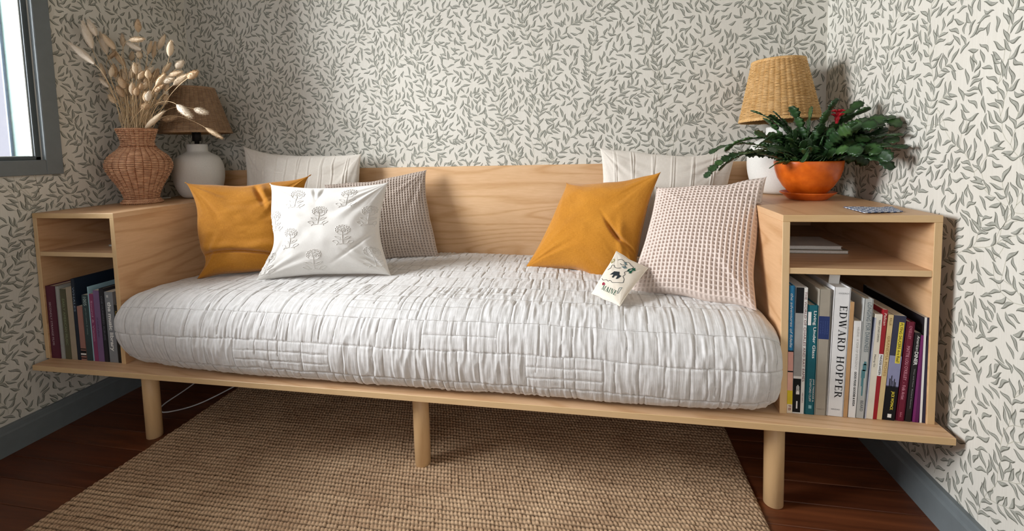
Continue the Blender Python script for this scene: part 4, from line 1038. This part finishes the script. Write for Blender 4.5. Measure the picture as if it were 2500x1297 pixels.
for i in range(200):
    if count > 296: break
    az = rg.uniform(0, 6.283); q = rg.random()
    if q < .38: az = math.pi + .15 + rg.uniform(-.6, .6)
    elif q < .8: az = -.75 + rg.uniform(-.6, .6)
    rr = rg.uniform(.0, .06); el = rg.uniform(.45, 1.4); left = math.cos(az) < 0
    chain((PX_ + rr * math.cos(az), PY_ + rr * math.sin(az), zr - .012), az, el, rg.choice((4, 5, 5, 6)), rg.uniform(.10, .28), (rg.uniform(.72, .92) if left else rg.uniform(.85, 1.15)))
# inner foliage too dense to tell apart: one joined part
rgi = random.Random(5); VV = []; FF = []; off = 0
base_me = SM[0]; bv = np.array([v.co[:] for v in base_me.vertices]); bf = [tuple(p.vertices) for p in base_me.polygons]
for i in range(150):
    a_ = rgi.uniform(0, 6.283); el = rgi.uniform(.3, 1.4); r0 = rgi.uniform(0, .055); ln = rgi.uniform(0, .085)
    d = Vector((math.cos(a_) * math.cos(el), math.sin(a_) * math.cos(el), math.sin(el)))
    M_ = (d.to_track_quat('Z', 'Y').to_matrix() @ Matrix.Rotation(rgi.uniform(0, 6.28), 3, 'Z')); M_ = np.array(M_)
    o_ = np.array([math.cos(a_) * r0, math.sin(a_) * r0, .008]) + np.array(d) * ln
    if o_[1] + PY_ > .60: continue
    VV.append((bv * .9) @ M_.T + o_); FF += [tuple(k_ + off for k_ in q) for q in bf]; off += len(bv)
me = bpy.data.meshes.new('inner'); me.from_pydata([tuple(v) for v in np.vstack(VV)], [], FF); me.update(); me.materials.append(t.m)
tag(link('inner_foliage', me, None, cactus, smooth=True), 'dark inner foliage over the soil', kind='stuff')
# bloom
M_RED = plain('c42430', .5, .3, 50, .1, .1); bl = []
base = np.array([.056, -.045, .125]); axis = np.array([.05, -.1, 1.0]); axis /= np.linalg.norm(axis)
V, F = tube_geo([base + axis * k for k in (0, .012, .024, .034)], [.004, .0055, .006, .005], 8); bl.append((V, F))
for ring, (n_, z0, ln, tl) in enumerate(((6, .008, .016, .2), (7, .020, .019, 1.0), (7, .033, .016, 1.3))):
    for i in range(n_):
        a = i * 6.283 / n_ + ring * .4; o_ = np.array([math.cos(a), math.sin(a), 0]); c0 = base + axis * z0
        pts = [c0 + o_ * .003, c0 + o_ * (.003 + ln * .4 * tl) + axis * ln * .35, c0 + o_ * (.003 + ln * .75 * tl) + axis * ln * (.6 - .2 * ring)]
        bl.append(tube_geo(pts, [.002, .0036, .0008], 5))
V, F = join_geo(bl); tag(link('bloom', mesh(V, F), M_RED, cactus, smooth=True), 'red tubular bloom')

# ------------------------------------------------------------------ checked mat
t = NT('blue_check_cloth', .9, .1)
ck = t.n('ShaderNodeTexChecker', Scale=1.0); t.l(t.coord('UV', (120, 120, 1)), ck.inputs['Vector']); f = t.noise(t.coord('UV', (900, 900, 1)), 1, 2)
ck.inputs['Color1'].default_value = lin('44577d'); ck.inputs['Color2'].default_value = lin('e2e4e8'); t.col(t.mix(t.math('MULTIPLY', f, .5), ck.outputs['Color'], lin('8d9ab4'))); t.bump(f, .4, .001)
n = 46; k = np.linspace(0, 1, n); S, T_ = np.meshgrid(k, k, indexing='ij')
c = np.array([[1.012, .070], [1.108, .096], [1.133, .184], [1.020, .187]]); a_, b_ = S[..., None], T_[..., None]
XY = (1 - a_) * (1 - b_) * c[0] + a_ * (1 - b_) * c[1] + a_ * b_ * c[2] + (1 - a_) * b_ * c[3]
Zc = ZT + .0022 + .0022 * (vn(S * 4, T_ * 4, 61) + .5) + .0008 * vn(S * 30, T_ * 30, 3)
top = np.concatenate([XY, Zc[..., None]], -1).reshape(-1, 3); bot = top - (0, 0, .0016)
ring = np.concatenate([np.arange(n - 1) * n, (n - 1) * n + np.arange(n - 1), np.arange(n - 1, 0, -1) * n + n - 1, np.arange(n - 1, 0, -1)]); r2 = np.roll(ring, -1)
uv = np.stack([S * .1, T_ * .1], -1).reshape(-1, 2)
me = mesh(np.vstack([top, bot]), np.vstack([gridfaces(n, n, flip=True), gridfaces(n, n, off=n * n), np.stack([r2, ring, ring + n * n, r2 + n * n], -1)]), np.vstack([uv, uv]))
tag(link('checked_mat', me, t.m, smooth=False), 'small blue and white checked cloth mat lying beside orange pot', 'mat')

# ------------------------------------------------------------------ books
M_PAGE = NT('page_block', .9, .05); f = M_PAGE.noise(M_PAGE.coord('Object', (900, 3, 3)), 1, 2); M_PAGE.col(M_PAGE.ramp(f, [(.3, lin('b9ad98')), (.7, lin('e6ddcb'))])); M_PAGE = M_PAGE.m
M_PAGEW = plain('d9d8d4', .9, .05, 300, .08, .2)
def spine_text(s, e, wv, h, z0, z1, frac, mat, dx=0.0, bold=0.0, serif=False, name='spine_lettering', shear=0):
    V, F = serif_tris(s) if serif else text_tris(s, bold, shear)
    L_ = (z1 - z0) * h; H_ = frac * wv
    P_ = np.stack([dx * wv - H_ / 2 + V[:, 1] * H_, np.full(len(V), -.0004), z1 * h - V[:, 0] * L_], -1)
    me = bpy.data.meshes.new(name); me.from_pydata([tuple(p) for p in P_], [], F); me.update(); return link(name, me, mat, e)
def spine_patch(e, wv, h, x0, x1, z0, z1, mat, name='spine_panel', d=.0002):
    bm = bmesh.new(); box_bm(bm, x0 * wv, x1 * wv, -d, .0008, z0 * h, z1 * h); return bm_obj(name, bm, mat, e)
def book(x, lean, wv, h, d, col, label, kind='soft', y=.056, gloss=.45, group=None, page=None, z=ZP):
    e = tag(empty('book', (x, y, z + abs(math.sin(lean)) * wv / 2 + .0004), (0, lean, 0)), label, 'book', group)
    m_ = col if not isinstance(col, str) else plain(col, gloss, .35, 30, .05, .05)
    bm = bmesh.new(); tc = .0024 if kind == 'hard' else .0007
    if wv < .008: tc = min(tc, .0012)
    box_bm(bm, -wv / 2, -wv / 2 + tc, 0, d, 0, h, .0003); box_bm(bm, wv / 2 - tc, wv / 2, 0, d, 0, h, .0003)
    box_bm(bm, -wv / 2 + tc * .5, wv / 2 - tc * .5, 0, tc, 0, h, 0)
    bm_obj('cover', bm, m_, e)
    ins = .003 if kind == 'hard' else .0004
    box('pages', -wv / 2 + tc, wv / 2 - tc, tc + .0002, d - ins, ins, h - ins, page or M_PAGE, e)
    return e
WHT = plain('f0efec', .6, .2, 50, .02, 0); BLK = plain('17171a', .6, .2, 50, .02, 0); YEL = plain('e8d44c', .6, .2, 50, .03, 0)
BRm = [[0.843, 0.855, 0.265, 0.844, 0.857, 0.588], [0.856, 0.881, 0.272, 0.858, 0.887, 0.5835], [0.882, 0.906, 0.269, 0.888, 0.91, 0.5395], [0.906, 0.932, 0.266, 0.91, 0.939, 0.5805], [0.933, 0.971, 0.266, 0.944, 0.981, 0.5865], [0.971, 0.98, 0.271, 0.98, 0.989, 0.5515], [0.982, 0.998, 0.257, 0.989, 1.006, 0.5045], [0.998, 1.016, 0.261, 1.008, 1.032, 0.5605], [1.016, 1.021, 0.26, 1.031, 1.037, 0.515], [1.021, 1.036, 0.255, 1.034, 1.051, 0.5235], [1.036, 1.044, 0.256, 1.051, 1.062, 0.5355], [1.044, 1.056, 0.255, 1.063, 1.074, 0.5235], [1.056, 1.083, 0.255, 1.075, 1.101, 0.5215], [1.085, 1.104, 0.255, 1.103, 1.119, 0.5075], [1.104, 1.119, 0.255, 1.121, 1.131, 0.482], [1.12, 1.135, 0.254, 1.133, 1.145, 0.476], [1.135, 1.141, 0.255, 1.138, 1.143, 0.52], [1.141, 1.151, 0.256, 1.142, 1.149, 0.52]]
RSP = [
 ('2f86b8', 'hard', .22, 'slim picture book with sky blue and pink spine beside cabinet side, right shelf'),
 ('e8e6e2', 'soft', .25, 'white book with black photo panels and tall maroon spine title, right shelf'),
 ('11616e', 'hard', .20, 'teal book with white spine title between white and grey books, right shelf'),
 ('a59d8f', 'hard', .24, 'grey cloth book with dark blue spine label, right shelf'),
 ('e9e9e9', 'hard', .26, 'thick white book with large black serif lettering, right shelf'),
 ('c49a6c', 'soft', .20, 'thin tan book squeezed beside the thick white book, right shelf'),
 ('eae9e7', 'soft', .17, 'short white paperback in front of tall pale grey book, right shelf'),
 ('b7b9b6', 'hard', .24, 'pale grey jacketed book with teal figure on spine, right shelf'),
 ('33394d', 'soft', .17, 'very thin dark blue booklet beside pale grey book, right shelf'),
 ('e3dccb', 'soft', .18, 'cream paperback with small black spine text, right shelf'),
 ('9e1c26', 'soft', .20, 'slim bright red paperback, right shelf'),
 ('d9c08c', 'soft', .19, 'straw-yellow paperback with faint brown title, right shelf'),
 ('34364d', 'soft', .22, 'navy and black book with yellow spine label, right shelf'),
 ('6e1230', 'hard', .20, 'dark maroon book with pale pink title, right shelf'),
 ('1a171a', 'soft', .18, 'black book with white slanted title beside purple book, right shelf'),
 ('5e1a58', 'soft', .20, 'plain purple book near right cabinet side, right shelf'),
 ('2a2528', 'soft', .25, 'tall thin magazine with white spine and black cover next to purple book, right shelf'),
 ('2b2a44', 'soft', .27, 'tall thin dark navy album against right cabinet side'),
]
RB = []
prev = 0.8418
for i, (r, sp) in enumerate(zip(BRm, RSP)):
    bc = (r[0] + r[1]) / 2; tc_ = (r[3] + r[4]) / 2; h = (r[5] - ZP); lean = math.atan2(tc_ - bc, h)
    wv = ((r[1] - r[0]) + (r[4] - r[3])) / 2 * .97
    if i in (0, 17): lean = 0.002
    RB.append((book(bc, lean, wv, h, sp[2], sp[0], sp[3], sp[1], page=M_PAGEW if i in (4, 1) else None), wv, h))
def e_(i): return RB[i]
b, wv, h = e_(0)
spine_patch(b, wv, h, -.5, .5, .33, .49, plain('dfa79a', .5)); spine_patch(b, wv, h, -.5, .5, .18, .33, plain('e7b3a0', .5)); spine_patch(b, wv, h, -.5, .5, .07, .18, plain('dcc52e', .5)); spine_patch(b, wv, h, -.5, .5, 0, .07, plain('e8dcc8', .5)); spine_patch(b, wv, h, -.5, .5, .485, .495, BLK, d=.0003); spine_patch(b, wv, h, -.5, .5, .325, .335, BLK, d=.0003)
spine_text('the adventures of fidelle', b, wv, h, .52, .94, .5, WHT, shear=.2); spine_text('FB', b, wv, h, .02, .06, .5, plain('7a1f1f'), .0)
b, wv, h = e_(1)
spine_patch(b, wv, h, -.5, .18, .80, 1.0, BLK); spine_patch(b, wv, h, -.5, .18, .30, .80, plain('a3a19e', .5)); spine_patch(b, wv, h, -.5, .18, .01, .28, BLK)
for q in range(4): spine_patch(b, wv, h, -.22 + q * .07, -.18 + q * .07, .19 - abs(q - 1.5) * .01, .235 - abs(q - 1.5) * .01, WHT, 'printed_hand', .0004)
spine_patch(b, wv, h, -.24, .06, .155, .19, WHT, 'printed_hand', .0004); spine_patch(b, wv, h, -.2, -.08, .04, .10, WHT, 'printed_foot', .0004)
spine_text('THE WORLD OF CHARLES AND RAY EAMES', b, wv, h, .26, .97, .20, plain('6b2a2a'), .345); spine_text('HERTZBERG', b, wv, h, .09, .17, .1, plain('6b2a2a'), .34)
b, wv, h = e_(2)
spine_text('Living Under Glass', b, wv, h, .52, .95, .38, WHT, .15, .01); spine_text('JANE TRESIDDER &', b, wv, h, .12, .33, .2, WHT, .3); spine_text('STAFFORD CLIFF', b, wv, h, .12, .33, .2, WHT, .0); spine_patch(b, wv, h, -.1, .2, .055, .085, plain('8fc3cc'))
spine_patch(b, wv, h, -.5, -.2, .82, .94, WHT, 'paper_slip', .0006)
b, wv, h = e_(3)
spine_patch(b, wv, h, -.46, .46, .61, .79, plain('27386b', .6)); 
for q in range(4): spine_text(('NINE', 'GREAT', 'MODERN', 'NOVELS')[q], b, wv, h, .65, .75, .07, plain('4c5f96'), -.28 + q * .19)
b, wv, h = e_(4)
spine_text('EDWARD HOPPER', b, wv, h, .145, .86, .46, BLK, .12, serif=True)
def spine_text_h(s, e, wv, h, zc, hh, frac, mat, dx=0):
    V, F = text_tris(s); P_ = np.stack([dx * wv + (V[:, 0] - .5) * frac * wv, np.full(len(V), -.0004), zc * h + (V[:, 1] - .5) * hh], -1)
    me = bpy.data.meshes.new('spine_lettering'); me.from_pydata([tuple(p) for p in P_], [], F); me.update(); link('spine_lettering', me, mat, e)
spine_text_h('GOODRICH', b, wv, h, .955, .0035, .62, plain('77777a'), .08); spine_text_h('ABRADALE', b, wv, h, .055, .0035, .55, plain('77777a'), .0)
spine_text_h('Houghton Co.', RB[3][0], RB[3][1], RB[3][2], .05, .003, .7, plain('57534c'))
# loose paper slip on top of the white book
bm = bmesh.new(); pts = [(-.006, .05), (.010, .04), (.012, .055), (.012, .085), (-.004, .09)]
box_bm(bm, -.012, .012, .045, .0458, h - .004, h + .022, 0); 
for vv_ in bm.verts:
    if vv_.co.z > h: vv_.co.y += -.012; vv_.co.x -= .004
tag(bm_obj('paper_slip', bm, WHT, b), 'white paper slip sticking out')
b, wv, h = e_(6)
spine_text('HELENE · A YEAR OF EMERGENCY', b, wv, h, .50, .94, .3, plain('a3a09a'), .1); spine_text('GOOD FOOD GOODIES & SODA', b, wv, h, .12, .48, .30, BLK, .1, .03)
b, wv, h = e_(7)
spine_text('LONGING FOR DARKNESS', b, wv, h, .56, .97, .42, plain('5d6d74'), .1); spine_text('BEARD', b, wv, h, .06, .15, .3, plain('5a5f62'), .1)
for (x0, x1, z0, z1) in ((-.1, .3, .40, .46), (-.2, .2, .34, .41), (0, .25, .45, .48), (-.15, .1, .27, .34), (-.05, .1, .19, .27)): spine_patch(b, wv, h, x0, x1, z0, z1, plain('4f7f86', .6), 'printed_figure')
b, wv, h = e_(8); spine_patch(b, wv, h, -.1, .5, 0, 1, plain('b9bcc8', .5))
b, wv, h = e_(9); spine_text('TERRY JONES GARDEN', b, wv, h, .74, .95, .3, BLK, .1); spine_text('Making Go', b, wv, h, .50, .62, .3, BLK, -.05)
b, wv, h = e_(10); spine_text('Pelican', b, wv, h, .86, .97, .6, plain('e9c9c0'), 0, .01, shear=.2); spine_patch(b, wv, h, -.5, .5, .40, .60, WHT); spine_text('PARADISE GARDEN', b, wv, h, .41, .59, .5, BLK, 0, .02)
b, wv, h = e_(11); spine_text('GRANDMA MOSES', b, wv, h, .42, .80, .5, plain('a9854a'), 0); spine_text('KALLIR', b, wv, h, .9, .97, .4, plain('8a6a3c'), 0)
b, wv, h = e_(12)
spine_patch(b, wv, h, -.5, .5, .33, .62, plain('8d8fb0', .5)); spine_patch(b, wv, h, -.5, .5, 0, .32, BLK)
for q, (x0, x1, zt) in enumerate(((-.3, -.22, .40), (-.16, -.1, .43), (-.05, .0, .38), (.08, .14, .40), (.18, .25, .37))): spine_patch(b, wv, h, x0, x1, .31, zt, BLK, 'printed_figure', .0004)
spine_patch(b, wv, h, -.02, .38, .55, .94, YEL, d=.0003); spine_text('FLYING SAUCERS Are Real!', b, wv, h, .56, .93, .24, BLK, .18, .01)
spine_text('JACK WOMACK', b, wv, h, .10, .28, .32, YEL, .1, .02); spine_patch(b, wv, h, -.12, .2, .025, .06, WHT, d=.0004)
b, wv, h = e_(13); spine_text("O'KELLEY", b, wv, h, .83, .96, .34, plain('d98ba0')); spine_text("MATTIE LOU O'KELLEY  -  Folk Artist", b, wv, h, .22, .76, .4, plain('e2a0b2')); spine_text('Bullock', b, wv, h, .04, .09, .25, plain('d98ba0'))
b, wv, h = e_(14); spine_text('American', b, wv, h, .80, .97, .5, WHT, .15, 0, shear=.35); spine_text('DINER', b, wv, h, .64, .79, .62, WHT, .1, .02); spine_text('Then and Now  Richard Gutman', b, wv, h, .15, .6, .2, plain('a8a8a8'), .1)
b, wv, h = e_(16); spine_patch(b, wv, h, -.4, .5, 0, 1, WHT)
b, wv, h = e_(15); spine_patch(b, wv, h, -.5, -.1, 0, 1, plain('7b2a6c', .4))

BLm = [[-1.497, -1.456, 0.242, -1.497, -1.46, 0.5135], [-1.455, -1.437, 0.241, -1.459, -1.442, 0.513], [-1.437, -1.412, 0.238, -1.443, -1.41, 0.505], [-1.411, -1.387, 0.241, -1.409, -1.391, 0.5115], [-1.386, -1.371, 0.242, -1.391, -1.372, 0.5415], [-1.371, -1.349, 0.241, -1.372, -1.352, 0.4475], [-1.347, -1.322, 0.24, -1.350, -1.322, 0.4875], [-1.321, -1.316, 0.245, -1.321, -1.314, 0.516], [-1.316, -1.299, 0.245, -1.309, -1.297, 0.492], [-1.299, -1.274, 0.241, -1.295, -1.277, 0.505], [-1.274, -1.255, 0.248, -1.275, -1.253, 0.512], [-1.253, -1.219, 0.249, -1.253, -1.224, 0.5015], [-1.218, -1.202, 0.255, -1.214, -1.196, 0.4575]]
LSP = [
 ('5b2338', 'hard', .24, 'wide maroon book against left cabinet side, left shelf'),
 ('a9aba6', 'hard', .22, 'pale grey thin book beside maroon book, left shelf'),
 ('5b5a45', 'soft', .20, 'olive book with faint green title, left shelf'),
 ('a99c88', 'soft', .22, 'beige mottled book between olive book and tall navy book, left shelf'),
 ('1f2a3a', 'hard', .27, 'tallest navy book standing above its neighbours, left shelf'),
 ('a3766c', 'soft', .18, 'short dusty pink book with black stripes at its foot, left shelf'),
 ('34464a', 'soft', .20, 'dark teal book with pale lettering at top, left shelf'),
 ('9fc6d2', 'hard', .26, 'light blue thin book standing tall behind the pink spine, left shelf'),
 ('8c3f68', 'soft', .19, 'magenta thin book next to lilac book, left shelf'),
 ('7a5f86', 'soft', .20, 'lilac purple book with tiny dark title, left shelf'),
 ('23242c', 'hard', .24, 'black book beside grey bold lettered book, left shelf'),
 ('84878b', 'soft', .22, 'grey book with bold white lowercase lettering, left shelf'),
 ('1b1a18', 'soft', .17, 'small black book with gold title nearest the daybed, left shelf'),
]
LB = []
for i, (r, sp) in enumerate(zip(BLm, LSP)):
    x0 = -1.4885 + (r[0] + 1.497) * (.2965 / .295); x1 = -1.4885 + (r[1] + 1.497) * (.2965 / .295)
    bc = (x0 + x1) / 2; h = r[5] - ZP; wv = (x1 - x0) * .97
    LB.append((book(bc, 0.0, wv, h, sp[2], sp[0], sp[3], sp[1]), wv, h))
b, wv, h = LB[0]; spine_text('SECONDLY STRANGE FILMS', b, wv, h, .18, .78, .2, plain('c9b3bb'), -.15)
b, wv, h = LB[2]; spine_text('EARLY AMERICAN MUSIC', b, wv, h, .2, .86, .4, plain('93a07c'))
b, wv, h = LB[4]; spine_text('WHALES', b, wv, h, .6, .9, .5, plain('8fa3b5'))
b, wv, h = LB[5]
for z0, z1 in ((.20, .22), (.13, .18), (.08, .10), (.03, .05)): spine_patch(b, wv, h, -.5, .5, z0, z1, BLK)
spine_patch(b, wv, h, -.5, .5, .10, .13, WHT)
b, wv, h = LB[6]; spine_text('1005', b, wv, h, .84, .97, .5, plain('b9ccc8')); spine_text('garden paths & seeds', b, wv, h, .4, .8, .25, plain('8fa8a4'))
b, wv, h = LB[8]; spine_text('Sound & Vision', b, wv, h, .3, .9, .4, plain('d2a5bd'))
b, wv, h = LB[9]; spine_text('of musical places', b, wv, h, .35, .62, .3, plain('3a2a48'), -.1)
b, wv, h = LB[10]; spine_text('ONE HUNDRED ALBUMS', b, wv, h, .3, .9, .35, plain('72757f'))
b, wv, h = LB[11]; spine_text('the music library', b, wv, h, .16, .86, .58, WHT, -.05, .03)
for q in (-.25, -.12): spine_patch(b, wv, h, q, q + .06, .92, .955, WHT)
b, wv, h = LB[12]; spine_text('Good Time', b, wv, h, .45, .9, .5, plain('c9a54c'))

# things lying flat on the upper shelves
def flatbook(name, x0, x1, y0, y1, z0, th, col, label, rotz=0.0, cat='notebook', spiral=False):
    cx, cy = (x0 + x1) / 2, (y0 + y1) / 2; e = tag(empty(name, (cx, cy, z0), (0, 0, rotz)), label, cat)
    a, b = (x1 - x0) / 2, (y1 - y0) / 2
    bm = bmesh.new(); box_bm(bm, -a, a, -b, b, 0, .0012, .0003); box_bm(bm, -a, a, -b, b, th - .0012, th, .0003); bm_obj('cover', bm, plain(col, .6), e)
    box('pages', -a + .002, a - .002, -b + .002, b - .002, .0013, th - .0013, M_PAGEW, e)
    return e
flatbook('notebook', .850, 1.050, .215, .35, .6343, .010, '8d8778', 'speckled tan notebook lying at the bottom of the stack, upper right shelf')
nb = flatbook('notebook', .845, 1.036, .222, .36, .6446, .010, 'c9cbc8', 'pale grey notebook lying on top of the speckled one, upper right shelf')
flatbook('magazine', -1.33, -1.195, .15, .33, .6343, .006, 'a5a6a4', 'pale magazine lying flat on upper left shelf', .03, 'magazine')
print('cactus segments', count)
